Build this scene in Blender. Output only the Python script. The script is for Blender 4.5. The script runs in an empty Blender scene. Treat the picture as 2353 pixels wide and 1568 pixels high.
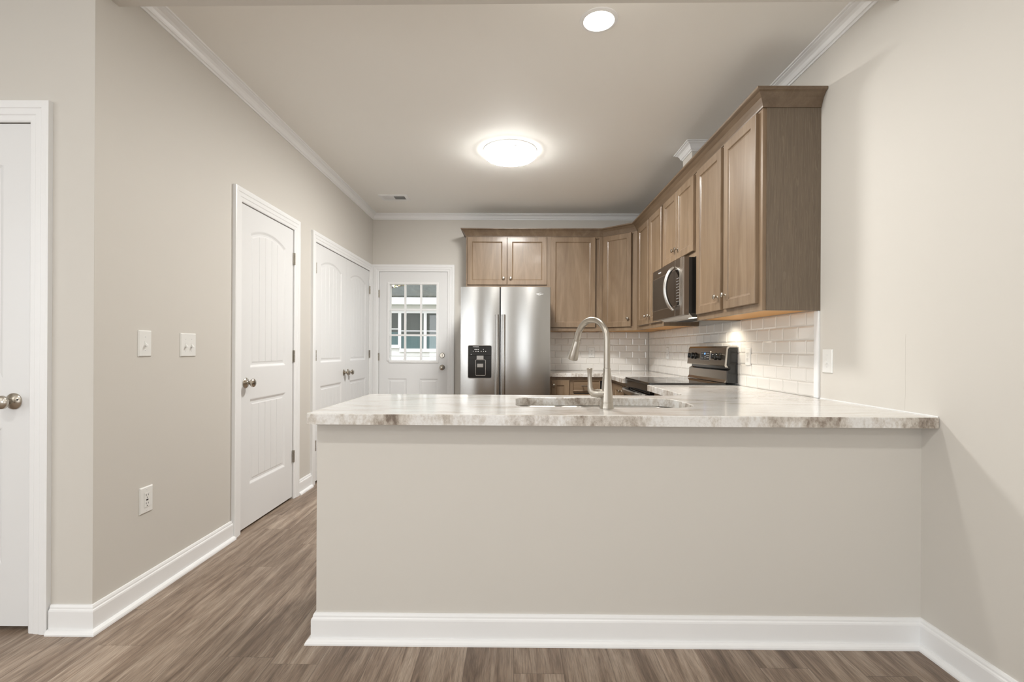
import bpy, bmesh, math, random
from mathutils import Vector, Matrix
random.seed(7)
SC = bpy.context.scene
COL = SC.collection
PI = math.pi

# ------------------------------------------------------------------ camera
W, H = 2353, 1568
F_PX, YAW, ROLL, HOR, CAM_H = 1121.5, 0.0067, 0.005, 803.5, 1.149
cd = bpy.data.cameras.new('camera'); cam = bpy.data.objects.new('camera', cd); COL.objects.link(cam)
cd.sensor_fit = 'HORIZONTAL'; cd.sensor_width = 36.0; cd.lens = 36.0 * F_PX / W
cd.shift_y = (HOR - H / 2) / W
cd.clip_start = 0.02
cam.matrix_world = Matrix.Translation((0, 0, CAM_H)) @ Matrix.Rotation(YAW, 4, 'Z') @ Matrix.Rotation(PI / 2, 4, 'X') @ Matrix.Rotation(ROLL, 4, 'Z')
SC.camera = cam

# ------------------------------------------------------------------ view, world
SC.view_settings.view_transform = 'Standard'; SC.view_settings.look = 'None'
SC.view_settings.exposure = 0.21; SC.view_settings.gamma = 1.0; SC.view_settings.use_curve_mapping = False
wd = bpy.data.worlds.new('sky'); SC.world = wd; wd.use_nodes = True
nt = wd.node_tree; bg = nt.nodes['Background']
bg.inputs[0].default_value = (0.94, 0.97, 1.0, 1); bg.inputs[1].default_value = 2.0   # bright overcast day

# room dimensions (metres)
XL, XR, YB, HC = -1.70, 1.585, 5.794, 2.752        # kitchen left, right, back wall, ceiling
YN = 1.957                                          # wall left of the opening, facing the living room
YR, XO = -3.6, -4.4                                 # living room rear wall and its left wall
CT = 0.903                                          # worktop height

def area(name, loc, rot, sx, sy, power, color=(1, 1, 1), spread=PI):
    l = bpy.data.lights.new(name, 'AREA'); l.shape = 'RECTANGLE'; l.size = sx; l.size_y = sy
    l.energy = power; l.color = color; l.spread = spread
    o = bpy.data.objects.new(name, l); COL.objects.link(o); o.location = loc; o.rotation_euler = rot
    return o
# fill lamps added in place of daylight at the unseen living room's glazing
area('patio_door_fill', (0.16, YR + 0.03, 1.06), (PI / 2, 0, 0), 0.95, 1.95, 7, (0.95, 0.98, 1.0))
area('rear_window_fill', (-2.6, YR + 0.03, 1.45), (PI / 2, 0, 0), 2.0, 1.5, 22, (0.95, 0.98, 1.0))
area('left_window_fill', (XO + 0.03, -1.2, 1.45), (PI / 2, 0, -PI / 2), 2.2, 1.5, 29, (0.95, 0.98, 1.0))
LAMPS = dict(flush=138.0, recessed=13.0, living=12.0, hood=1.1)

# ------------------------------------------------------------------ materials
def mat(name, col=(0.8, 0.8, 0.8), rough=0.5, metal=0.0, spec=0.5, emit=None, es=0.0, coat=0.0):
    m = bpy.data.materials.new(name); m.use_nodes = True
    b = m.node_tree.nodes['Principled BSDF']
    b.inputs['Base Color'].default_value = (*col, 1); b.inputs['Roughness'].default_value = rough
    b.inputs['Metallic'].default_value = metal; b.inputs['Specular IOR Level'].default_value = spec
    b.inputs['Coat Weight'].default_value = coat; b.inputs['Coat Roughness'].default_value = 0.12
    if emit: b.inputs['Emission Color'].default_value = (*emit, 1); b.inputs['Emission Strength'].default_value = es
    return m
class N:
    def __init__(s, m): s.t = m.node_tree; s.b = s.t.nodes['Principled BSDF']
    def n(s, k, **kw):
        x = s.t.nodes.new(k)
        for a, v in kw.items(): setattr(x, a, v)
        return x
    def l(s, a, b): s.t.links.new(a, b)
    def coord(s, scale=(1, 1, 1), kind='Object', rot=(0, 0, 0), loc=(0, 0, 0)):
        c = s.n('ShaderNodeTexCoord'); mp = s.n('ShaderNodeMapping')
        mp.inputs['Scale'].default_value = scale; mp.inputs['Rotation'].default_value = rot; mp.inputs['Location'].default_value = loc
        s.l(c.outputs[kind], mp.inputs['Vector']); return mp.outputs[0]
    def noise(s, vec, scale=5, detail=4, rough=0.5, dist=0.0):
        x = s.n('ShaderNodeTexNoise'); x.inputs['Scale'].default_value = scale; x.inputs['Detail'].default_value = detail
        x.inputs['Roughness'].default_value = rough; x.inputs['Distortion'].default_value = dist
        if vec is not None: s.l(vec, x.inputs['Vector'])
        return x.outputs['Fac']
    def ramp(s, fac, stops):
        r = s.n('ShaderNodeValToRGB'); e = r.color_ramp.elements
        while len(e) < len(stops): e.new(0.5)
        for i, (p, c) in enumerate(stops):
            e[i].position = p; e[i].color = (*c, 1) if len(c) == 3 else c
        s.l(fac, r.inputs[0]); return r.outputs[0]
    def mix(s, a, b, fac, mode='MIX'):
        x = s.n('ShaderNodeMix', data_type='RGBA', blend_type=mode)
        for v, i in ((fac, 0), (a, 6), (b, 7)):
            if hasattr(v, 'links'): s.l(v, x.inputs[i])
            else: x.inputs[i].default_value = v if i == 0 else (*v, 1)
        return x.outputs[2]
    def math(s, op, a, b=0.0):
        x = s.n('ShaderNodeMath', operation=op)
        for i, v in enumerate((a, b)):
            if hasattr(v, 'links'): s.l(v, x.inputs[i])
            else: x.inputs[i].default_value = v
        return x.outputs[0]
    def bump(s, h, strength=0.2, dist=0.002):
        b = s.n('ShaderNodeBump'); b.inputs['Strength'].default_value = strength; b.inputs['Distance'].default_value = dist
        s.l(h, b.inputs['Height']); s.l(b.outputs[0], s.b.inputs['Normal'])

def m_paint(name, col, rough=0.55, bump=0.05):
    m = mat(name, col, rough, spec=0.35); n = N(m)
    n.bump(n.noise(n.coord(), 260, 2), bump, 0.001); return m
M = {}
M['wall'] = m_paint('greige_wall_paint', (0.648, 0.622, 0.578), 0.6)
M['ceil'] = m_paint('ceiling_paint', (0.90, 0.89, 0.855), 0.7)
M['white'] = m_paint('white_trim_paint', (0.86, 0.865, 0.87), 0.32, 0.01)
M['doorw'] = m_paint('white_door_paint', (0.79, 0.795, 0.80), 0.34, 0.02)
M['plastic'] = mat('white_plastic', (0.82, 0.82, 0.80), 0.3)
M['slot'] = mat('dark_slot', (0.03, 0.03, 0.03), 0.5)
M['black'] = mat('black_enamel', (0.012, 0.012, 0.012), 0.12)
M['blackm'] = mat('black_plastic', (0.018, 0.018, 0.018), 0.4)
M['nickel'] = mat('satin_nickel', (0.50, 0.46, 0.40), 0.24, 1.0)
M['nickelf'] = mat('brushed_nickel_faucet', (0.44, 0.405, 0.355), 0.33, 1.0)
M['chromehinge'] = mat('hinge_metal', (0.50, 0.47, 0.42), 0.33, 1.0)
M['pine'] = mat('raw_plywood_underside', (0.62, 0.33, 0.11), 0.6)
M['tile'] = mat('white_glazed_tile', (0.79, 0.77, 0.735), 0.08, coat=0.3)
M['grout'] = mat('pale_grout', (0.74, 0.71, 0.66), 0.8)
M['lamp'] = mat('glowing_lamp_diffuser', (0.9, 0.9, 0.9), 0.4, emit=(1.0, 0.985, 0.945), es=LAMPS['flush'])
M['disc'] = mat('glowing_recessed_disc', (0.9, 0.9, 0.9), 0.4, emit=(1.0, 0.95, 0.87), es=9.0)
M['mark'] = mat('pale_print', (0.75, 0.75, 0.75), 0.4)
M['blue'] = mat('blue_clock_display', (0.02, 0.05, 0.2), 0.3, emit=(0.12, 0.3, 1.0), es=3.0)

def m_steel(name, col, rough=0.27, an=0.0, brush=(3, 3, 900)):
    m = mat(name, col, rough, 1.0); n = N(m)
    f = n.noise(n.coord(brush), 1.0, 2)
    r = n.n('ShaderNodeMapRange'); r.inputs['To Min'].default_value = rough * 0.93; r.inputs['To Max'].default_value = rough * 1.08
    n.l(f, r.inputs['Value']); n.l(r.outputs[0], n.b.inputs['Roughness'])
    if an:
        n.b.inputs['Anisotropic'].default_value = an
        t = n.n('ShaderNodeTangent', direction_type='RADIAL', axis='Z'); n.l(t.outputs[0], n.b.inputs['Tangent']); n.b.inputs['Anisotropic Rotation'].default_value = 0.25
    return m
M['fridge'] = m_steel('brushed_stainless_fridge', (0.475, 0.467, 0.452), 0.20, 0.5)
M['fridge_side'] = mat('grey_fridge_side', (0.35, 0.35, 0.35), 0.45)
M['steel'] = m_steel('stainless_steel', (0.52, 0.49, 0.45), 0.25)
M['dsteel'] = m_steel('dark_stainless', (0.36, 0.315, 0.265), 0.26)
M['sink'] = m_steel('sink_steel', (0.45, 0.435, 0.41), 0.30)
M['blackglass'] = mat('black_glass', (0.012, 0.011, 0.010), 0.04, spec=0.8)
M['microglass'] = mat('smoked_microwave_glass', (0.012, 0.009, 0.007), 0.06, spec=0.4)
M['msteel'] = mat('dark_bronze_steel', (0.20, 0.165, 0.135), 0.3, 1.0)

def m_wood(name, a, b, c, vertical=2, rough=0.38):
    m = mat(name, b, rough, coat=0.12); n = N(m)
    s = [9, 9, 9]; s[vertical] = 1.1
    v = n.coord(tuple(s))
    f1 = n.noise(v, 1.0, 6, 0.6, 1.4)
    s2 = [95, 95, 95]; s2[vertical] = 3.0
    f2 = n.noise(n.coord(tuple(s2)), 1.0, 3, 0.6)
    f3 = n.noise(n.coord((2.2, 2.2, 1.6)), 1.0, 2)
    base = n.ramp(f1, [(0.3, a), (0.52, b), (0.72, c)])
    g = n.ramp(f2, [(0.35, (0.90, 0.89, 0.88)), (0.6, (1.02, 1.02, 1.02))])
    c1 = n.mix(base, g, 0.7, 'MULTIPLY')
    bl = n.ramp(f3, [(0.35, (0.9, 0.89, 0.88)), (0.65, (1.06, 1.05, 1.04))])
    n.l(n.mix(c1, bl, 0.8, 'MULTIPLY'), n.b.inputs['Base Color'])
    n.bump(f2, 0.08, 0.0006)
    return m
M['wood'] = m_wood('stained_maple', (0.186, 0.123, 0.073), (0.228, 0.158, 0.099), (0.276, 0.200, 0.131))
M['woodh'] = m_wood('stained_maple_horizontal', (0.186, 0.123, 0.073), (0.228, 0.158, 0.099), (0.276, 0.200, 0.131), vertical=1)
M['woodx'] = m_wood('stained_maple_crosswise', (0.186, 0.123, 0.073), (0.228, 0.158, 0.099), (0.276, 0.200, 0.131), vertical=0)

def m_endpanel():
    m = mat('taupe_veneer_end_panel', (0.16, 0.12, 0.09), 0.5); n = N(m)
    v = n.coord((17.0, 5.0, 2.4))
    w = n.n('ShaderNodeTexWave', wave_type='BANDS', bands_direction='X'); w.inputs['Scale'].default_value = 2.0
    w.inputs['Distortion'].default_value = 16; w.inputs['Detail'].default_value = 3; w.inputs['Detail Scale'].default_value = 0.9
    n.l(v, w.inputs['Vector'])
    f2 = n.noise(n.coord((160, 60, 7)), 1.0, 3, 0.6)
    a = n.ramp(w.outputs['Fac'], [(0.0, (0.160, 0.122, 0.087)), (0.72, (0.150, 0.114, 0.080)), (0.96, (0.182, 0.142, 0.102))])
    g = n.ramp(f2, [(0.35, (0.84, 0.84, 0.84)), (0.65, (1.1, 1.1, 1.1))])
    n.l(n.mix(a, g, 0.8, 'MULTIPLY'), n.b.inputs['Base Color']); return m
M['endpanel'] = m_endpanel()
M['woodcrown'] = m_wood('stained_maple_molding', (0.130, 0.086, 0.052), (0.165, 0.114, 0.072), (0.205, 0.148, 0.097), vertical=1)

def m_granite():
    m = mat('cream_grey_granite', (0.7, 0.66, 0.6), 0.14, coat=0.2); n = N(m)
    st = n.noise(n.coord((4.6, 24, 24), rot=(0, 0, 0.16)), 1.0, 8, 0.68, 0.8)
    bl = n.noise(n.coord((3.0, 5.5, 5.5), rot=(0, 0, 0.12)), 1.0, 3, 0.5, 0.6)
    sp = n.noise(n.coord((46, 46, 30)), 1.0, 7, 0.75, 0.15)
    fine = n.noise(n.coord((120, 120, 120)), 1.0, 2)
    s = n.math('ADD', n.math('MULTIPLY', st, 0.62), n.math('MULTIPLY', bl, 0.38))
    c = n.ramp(s, [(0.33, (0.40, 0.36, 0.32)), (0.43, (0.585, 0.55, 0.51)), (0.50, (0.685, 0.668, 0.64)), (0.66, (0.75, 0.742, 0.725))])
    # the sawn edge shows the layers end on: mottled patches with dark mineral flecks
    geo = n.n('ShaderNodeNewGeometry'); sep = n.n('ShaderNodeSeparateXYZ'); n.l(geo.outputs['Normal'], sep.inputs[0])
    edge = n.math('LESS_THAN', n.math('ABSOLUTE', sep.outputs[2]), 0.5)
    bn = n.noise(n.coord((5.5, 7, 2.5)), 1.0, 4, 0.65, 0.0)
    mix2 = n.math('ADD', n.math('MULTIPLY', bn, 0.6), n.math('MULTIPLY', sp, 0.4))
    ce = n.ramp(mix2, [(0.36, (0.20, 0.16, 0.13)), (0.42, (0.40, 0.35, 0.30)), (0.49, (0.62, 0.58, 0.53)), (0.56, (0.78, 0.77, 0.75))])
    cc = n.mix(c, ce, edge)
    g = n.ramp(fine, [(0.3, (0.88, 0.87, 0.86)), (0.55, (1.0, 1.0, 1.0))])
    n.l(n.mix(cc, g, 0.7, 'MULTIPLY'), n.b.inputs['Base Color']); return m
M['granite'] = m_granite()

def m_floor():
    m = mat('grey_brown_oak_planks', (0.2, 0.15, 0.12), 0.42, spec=0.4); n = N(m)
    tc = n.n('ShaderNodeTexCoord'); sp = n.n('ShaderNodeSeparateXYZ'); n.l(tc.outputs['Object'], sp.inputs[0])
    PW, PL = 0.178, 1.22
    xi = n.math('DIVIDE', sp.outputs[0], PW); row = n.math('FLOOR', xi)
    wn = n.n('ShaderNodeTexWhiteNoise', noise_dimensions='1D'); n.l(row, wn.inputs['W'])
    yy = n.math('ADD', n.math('DIVIDE', sp.outputs[1], PL), wn.outputs['Value']); seg = n.math('FLOOR', yy)
    pid = n.math('ADD', n.math('MULTIPLY', row, 13.7), n.math('MULTIPLY', seg, 3.1))
    wp = n.n('ShaderNodeTexWhiteNoise', noise_dimensions='1D'); n.l(pid, wp.inputs['W'])
    tone = wp.outputs['Value']
    cmb = n.n('ShaderNodeCombineXYZ')
    n.l(n.math('ADD', n.math('MULTIPLY', sp.outputs[0], 15.0), n.math('MULTIPLY', tone, 40.0)), cmb.inputs[0])
    n.l(n.math('ADD', n.math('MULTIPLY', sp.outputs[1], 1.35), n.math('MULTIPLY', tone, 9.0)), cmb.inputs[1])
    g1 = n.noise(cmb.outputs[0], 1.0, 10, 0.66, 1.0)
    cm2 = n.n('ShaderNodeCombineXYZ')
    n.l(n.math('MULTIPLY', sp.outputs[0], 210.0), cm2.inputs[0]); n.l(n.math('ADD', n.math('MULTIPLY', sp.outputs[1], 11.0), n.math('MULTIPLY', tone, 30.0)), cm2.inputs[1])
    g2 = n.noise(cm2.outputs[0], 1.0, 3, 0.6, 0.4)
    c = n.ramp(g1, [(0.30, (0.115, 0.080, 0.057)), (0.44, (0.215, 0.158, 0.118)), (0.56, (0.310, 0.242, 0.188)), (0.74, (0.42, 0.345, 0.28))])
    f = n.ramp(g2, [(0.34, (0.66, 0.64, 0.62)), (0.5, (1.0, 1.0, 1.0)), (0.66, (1.30, 1.28, 1.26))])
    c = n.mix(c, f, 0.75, 'MULTIPLY')
    t = n.ramp(tone, [(0.0, (0.84, 0.82, 0.80)), (1.0, (1.12, 1.12, 1.12))])
    c = n.mix(c, t, 1.0, 'MULTIPLY')
    fx = n.math('FRACT', xi); ex = n.math('MINIMUM', fx, n.math('SUBTRACT', 1.0, fx))
    fy = n.math('FRACT', yy); ey = n.math('MULTIPLY', n.math('MINIMUM', fy, n.math('SUBTRACT', 1.0, fy)), PL / PW)
    seam = n.math('LESS_THAN', n.math('MINIMUM', ex, ey), 0.0065)
    c = n.mix(c, (0.09, 0.065, 0.05), n.math('MULTIPLY', seam, 0.6))
    n.l(c, n.b.inputs['Base Color'])
    n.bump(g2, 0.12, 0.001); return m
M['floor'] = m_floor()

def m_glass(name='clear_glass', tint=(1, 1, 1)):
    m = bpy.data.materials.new(name); m.use_nodes = True; t = m.node_tree
    t.nodes.remove(t.nodes['Principled BSDF']); o = t.nodes['Material Output']
    a = t.nodes.new('ShaderNodeBsdfTransparent'); a.inputs[0].default_value = (*tint, 1)
    g = t.nodes.new('ShaderNodeBsdfGlossy'); g.inputs['Roughness'].default_value = 0.02
    fr = t.nodes.new('ShaderNodeFresnel'); fr.inputs[0].default_value = 1.45
    mx = t.nodes.new('ShaderNodeMixShader')
    t.links.new(fr.outputs[0], mx.inputs[0]); t.links.new(a.outputs[0], mx.inputs[1]); t.links.new(g.outputs[0], mx.inputs[2])
    t.links.new(mx.outputs[0], o.inputs[0]); return m
M['glass'] = m_glass()

# ------------------------------------------------------------------ mesh helpers
ZV = Vector((0, 0, 1))
def frame(o, U, Nn, V=(0, 0, 1)):
    o, U, Nn, V = Vector(o), Vector(U), Vector(Nn), Vector(V)
    return lambda u, v, n: o + U * u + V * v + Nn * n
WORLD = lambda x, y, z: Vector((x, y, z))
def FL(y=0.0): return frame((XL, y, 0), (0, 1, 0), (1, 0, 0))       # left wall: u = +Y, n = into room
def FB(x=0.0): return frame((x, YB, 0), (1, 0, 0), (0, -1, 0))      # back wall: u = +X
def FR(y=0.0): return frame((XR, y, 0), (0, 1, 0), (-1, 0, 0))      # right wall: u = +Y

class MB:
    def __init__(s): s.bm = bmesh.new(); s.mats = []; s.cur = 0
    def m(s, mm):
        if mm not in s.mats: s.mats.append(mm)
        s.cur = s.mats.index(mm); return s
    def face(s, vs, smooth=False):
        try: f = s.bm.faces.new(vs)
        except ValueError: return None
        f.material_index = s.cur; f.smooth = smooth; return f
    def box(s, a, b, fr=WORLD, bev=0.0):
        x0, y0, z0 = a; x1, y1, z1 = b
        c = [(x0, y0, z0), (x1, y0, z0), (x1, y1, z0), (x0, y1, z0), (x0, y0, z1), (x1, y0, z1), (x1, y1, z1), (x0, y1, z1)]
        v = [s.bm.verts.new(fr(*p)) for p in c]
        fs = [s.face([v[i] for i in q]) for q in ((0, 3, 2, 1), (4, 5, 6, 7), (0, 1, 5, 4), (1, 2, 6, 5), (2, 3, 7, 6), (3, 0, 4, 7))]
        if bev:
            es = set(e for f in fs for e in f.edges)
            bmesh.ops.bevel(s.bm, geom=list(es), offset=bev, segments=2, affect='EDGES', profile=0.6, clamp_overlap=True, material=s.cur)
        return s
    def loops(s, rings, cap0=True, cap1=True, smooth=False, closed=True):
        vr = [[s.bm.verts.new(p) for p in r] for r in rings]
        k = len(vr[0])
        for a, b in zip(vr, vr[1:]):
            for i in range(k if closed else k - 1):
                j = (i + 1) % k; s.face([a[i], a[j], b[j], b[i]], smooth)
        if cap0: s.face(vr[0][::-1])
        if cap1: s.face(vr[-1])
        return vr
    def rects(s, fr, u0, v0, u1, v1, seq, cap0=True, cap1=True):
        """nested rectangles: seq = [(inset, n)...]"""
        s.loops([[fr(u0 + i, v0 + i, n), fr(u1 - i, v0 + i, n), fr(u1 - i, v1 - i, n), fr(u0 + i, v1 - i, n)] for i, n in seq], cap0, cap1); return s
    def lathe(s, fr, prof, seg=24, smooth=True):
        """prof = [(r, t)] about the frame's n axis"""
        rings = [[fr(r * math.cos(2 * PI * k / seg), r * math.sin(2 * PI * k / seg), t) for k in range(seg)] for r, t in prof]
        s.loops(rings, prof[0][0] > 1e-5, prof[-1][0] > 1e-5, smooth); return s
    def tube(s, pts, r, seg=14, smooth=True, sq=1.0):
        pts = [Vector(p) for p in pts]; rs = r if isinstance(r, (list, tuple)) else [r] * len(pts)
        rings = []; up = None
        for i, p in enumerate(pts):
            d = (pts[min(i + 1, len(pts) - 1)] - pts[max(i - 1, 0)]).normalized()
            if up is None:
                up = Vector((0, 0, 1)) if abs(d.z) < 0.9 else Vector((0, 1, 0))
            a = d.cross(up).normalized(); up = a.cross(d).normalized()
            rings.append([p + (a * math.cos(2 * PI * k / seg) * sq + up * math.sin(2 * PI * k / seg)) * rs[i] for k in range(seg)])
        s.loops(rings, True, True, smooth); return s
    def sweep(s, fr, path, prof, smooth=False):
        """path in (a,b), profile [(offset to the left of travel, c)] closed; mitred corners"""
        P = [Vector(p) for p in path]; rings = []
        for i, p in enumerate(P):
            d0 = (P[i] - P[i - 1]).normalized() if i else None
            d1 = (P[i + 1] - P[i]).normalized() if i < len(P) - 1 else None
            if d0 is None: d0 = d1
            if d1 is None: d1 = d0
            n0 = Vector((-d0.y, d0.x)); n1 = Vector((-d1.y, d1.x)); m = n0 + n1; m = m / max(1e-6, m.dot(n0)) 
            rings.append([fr(p.x + m.x * o, p.y + m.y * o, c) for o, c in prof])
        s.loops(rings, True, True, smooth); return s
    def plate(s, fr, outer, holes, n0, n1, bev=0.0):
        """flat plate with holes, outlines in (u,v), thickness n0..n1"""
        bm = s.bm; top_edges = []
        for n, is_top in ((n0, False), (n1, True)):
            es = []
            for lp in [outer] + holes:
                vs = [bm.verts.new(fr(u, v, n)) for u, v in lp]
                es += [bm.edges.new((vs[i], vs[(i + 1) % len(vs)])) for i in range(len(vs))]
            r = bmesh.ops.triangle_fill(bm, use_beauty=True, use_dissolve=False, edges=es)
            for g in r['geom']:
                if isinstance(g, bmesh.types.BMFace): g.material_index = s.cur
            if is_top: top = es
            else: bot = es
        for a, b in zip(bot, top): s.face([a.verts[0], a.verts[1], b.verts[1], b.verts[0]])
        if bev:
            bmesh.ops.bevel(bm, geom=top, offset=bev, segments=2, affect='EDGES', profile=0.5, material=s.cur)
        return s
    def build(s, name, material=None, root=None, loc=None):
        me = bpy.data.meshes.new(name)
        bm = s.bm
        bmesh.ops.recalc_face_normals(bm, faces=bm.faces)
        for e in bm.edges:
            if len(e.link_faces) == 2 and e.calc_face_angle(0) > 0.7: e.smooth = False
        off = Vector(loc) if loc is not None else (world_loc(root) if root else None)
        if off is not None: bmesh.ops.translate(bm, vec=-off, verts=bm.verts)
        bm.to_mesh(me); bm.free()
        for mm in (s.mats or [material]): me.materials.append(mm)
        o = bpy.data.objects.new(name, me); COL.objects.link(o)
        if root is not None: o.parent = root
        elif loc is not None: o.location = loc
        return o
def world_loc(o):
    v = Vector((0, 0, 0))
    while o is not None: v += o.location; o = o.parent
    return v
def one(name, fn, material, root=None, loc=None):
    b = MB().m(material); fn(b); return b.build(name, material, root, loc)
def bx(name, a, b, material, root=None, bev=0.0, fr=WORLD, loc=None):
    return one(name, lambda k: k.box(a, b, fr, bev), material, root, loc)
def tag(o, label=None, cat=None, group=None, kind=None):
    if label: o['label'] = label
    if cat: o['category'] = cat
    if group: o['group'] = group
    if kind: o['kind'] = kind
    return o
def thing(name, loc, label=None, cat=None, group=None, kind=None):
    o = bpy.data.objects.new(name, None); COL.objects.link(o); o.location = loc; o.empty_display_size = 0.05
    return tag(o, label, cat, group, kind)
def struct(o, label=None, cat=None): return tag(o, label, cat, kind='structure')
def rrect(u0, v0, u1, v1, r, k=6):
    out = []
    rr = r if isinstance(r, (list, tuple)) else [r] * 4
    for i, (cx, cy, a) in enumerate(((u1 - rr[0], v0 + rr[0], -90), (u1 - rr[1], v1 - rr[1], 0), (u0 + rr[2], v1 - rr[2], 90), (u0 + rr[3], v0 + rr[3], 180))):
        for j in range(k + 1):
            t = math.radians(a + 90 * j / k); out.append((cx + rr[i] * math.cos(t), cy + rr[i] * math.sin(t)))
    return out
def text(name, s, size, M4, material, root, ext=0.0004):
    c = bpy.data.curves.new(name, 'FONT'); c.body = s; c.size = size; c.extrude = ext; c.align_x = 'CENTER'; c.align_y = 'CENTER'; c.resolution_u = 2
    t = bpy.data.objects.new(name, c); COL.objects.link(t); bpy.context.view_layer.update()
    me = bpy.data.meshes.new_from_object(t); bpy.data.objects.remove(t); bpy.data.curves.remove(c)
    me.transform(Matrix.Translation(-world_loc(root)) @ M4); me.materials.clear(); me.materials.append(material)
    o = bpy.data.objects.new(name, me); COL.objects.link(o); o.parent = root; return o

# ------------------------------------------------------------------ room shell
T = 0.15
struct(bx('floor', (XO - T, YR - T, -0.12), (XR + T, YB + T, 0), M['floor']), 'grey brown oak plank floor running towards the back door', 'floor')
struct(bx('ceiling', (XO - T, YR - T, HC), (XR + T, YB + T, HC + 0.15), M['ceil']), 'pale greige painted ceiling over kitchen and living room', 'ceiling')

def wall_with(mb, fr, u0, u1, v1, openings, depth, back, n_front=0.0, thick=T):
    """front layer of a wall with recesses/holes; openings = (ua, ub, va, vb, through)"""
    def layer(na, nb, ops):
        cuts = sorted(set([u0, u1] + [q for o in ops for q in o[:2]]))
        for a, b in zip(cuts, cuts[1:]):
            if b - a < 1e-5: continue
            o = [q for q in ops if q[0] <= a + 1e-6 and q[1] >= b - 1e-6]
            if not o: mb.box((a, 0, na), (b, v1, nb), fr)
            else:
                _, _, va, vb = o[0][:4]
                if va > 0.001: mb.box((a, 0, na), (b, va, nb), fr)
                mb.box((a, vb, na), (b, v1, nb), fr)
    layer(-depth, n_front, openings)
    layer(-thick, -depth, back)

D1A, D1B = 3.004, 3.715            # single door in the left wall
D2A, D2B, D2M = 4.126, 5.650, 4.890   # double doors
EX0, EX1 = -1.6217, -0.8087        # exterior door slab
GX0, GX1, GZ0, GZ1 = -1.500, -0.934, 1.008, 1.921
SH = 2.05
def f(b): wall_with(b, FL(), YN + .0005, YB + T, HC, [(D1A - .004, D1B + .004, 0, SH + .004), (D2A - .004, D2B + .004, 0, SH + .004)], 0.045, [])
struct(one('wall_left', f, M['wall']), 'greige left kitchen wall with closet doors in it', 'wall')
def f(b): wall_with(b, FB(), XL, XR + T, HC, [(EX0 - .004, EX1 + .004, 0, 2.074)], 0.05, [(GX0 - .01, GX1 + .01, GZ0 - .01, GZ1 + .01)])
struct(one('wall_back', f, M['wall']), 'greige back wall behind refrigerator and exterior door', 'wall')
wr = struct(bx('wall_right', (XR, YR, 0), (XR + T, YB, HC), M['wall']), 'long greige right wall, lamp shadows below the worktop end', 'wall')
FN = frame((0, YN, 0), (1, 0, 0), (0, -1, 0))
def f(b):
    rc = random.Random(2); z = 1.22; y = 1.992
    while z > 0.925:
        z2 = z - rc.uniform(.02, .045); y2 = y + rc.uniform(-.0022, .0026)
        b.loops([[Vector((XR - t, yy + w, zz)) for zz, yy, w in ((z, y, -.0003), (z, y, .0003), (z2, y2, .0003), (z2, y2, -.0003))] for t in (-.0001, .0002)]); z, y = z2, y2
one('hairline_crack', f, mat('crack_shadow_grey', (.42, .39, .35), .8), wr)
def f(b): wall_with(b, FN, XO, XL - .0005, HC, [(-2.672, -1.951, 0, SH + .004)], 0.045, [])
struct(one('wall_front_left', f, M['wall']), 'greige wall at far left around the leftmost door', 'wall')
# header between kitchen and living room
def f(b):
    z0 = 2.606
    pts = [(XL, 1.93), (XR, 1.90), (XR, 2.040), (XL, 2.074)]
    b.loops([[Vector((x, y, z)) for x, y in pts] for z in (z0, HC)])
struct(one('trim_1', f, M['wall']), 'greige boxed header across the top of the kitchen opening', 'ceiling beam')
# peninsula half wall
PX0, PY0, PY1 = -0.777, 1.913, 2.035
struct(bx('wall_peninsula', (PX0, PY0, 0), (XR, PY1, 0.862), M['wall']), 'low greige half wall under the front granite edge', 'wall')
# living room walls behind the camera, glazed openings in them
FRr = frame((0, YR, 0), (1, 0, 0), (0, 1, 0)); FLo = frame((XO, 0, 0), (0, 1, 0), (1, 0, 0))
def f(b): wall_with(b, FRr, XO, XR, HC, [(-0.40, 0.60, 0.05, 2.07), (-3.62, -1.58, 0.68, 2.22)], 0.07, [(-0.40, 0.60, 0.05, 2.07), (-3.62, -1.58, 0.68, 2.22)])
struct(one('wall_rear', f, M['wall']))
def f(b): wall_with(b, FLo, YR, YN, HC, [(-2.32, -0.08, 0.68, 2.22)], 0.07, [(-2.32, -0.08, 0.68, 2.22)])
struct(one('wall_living_left', f, M['wall']))
def win(name, fr, u0, u1, v0, v1, k):
    w = one(name, lambda b: [b.plate(fr, rrect(u0 - .07, v0 - .07, u1 + .07, v1 + .07, 0.001, 1), [rrect(u0 + .02, v0 + .02, u1 - .02, v1 - .02, .001, 1)], 0.0, 0.02)] +
            [b.box((u0 + (u1 - u0) * i / k - .02, v0, -0.06), (u0 + (u1 - u0) * i / k + .02, v1, -0.03), fr) for i in range(1, k)], M['white'])
    struct(w); one('pane', lambda b: b.box((u0, v0, -0.05), (u1, v1, -0.045), fr), M['glass'], w)
win('window_1', FRr, -3.62, -1.58, 0.68, 2.22, 3)
win('window_2', FLo, -2.32, -0.08, 0.68, 2.22, 3)
win('door_6', FRr, -0.40, 0.60, 0.05, 2.07, 2)

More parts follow.
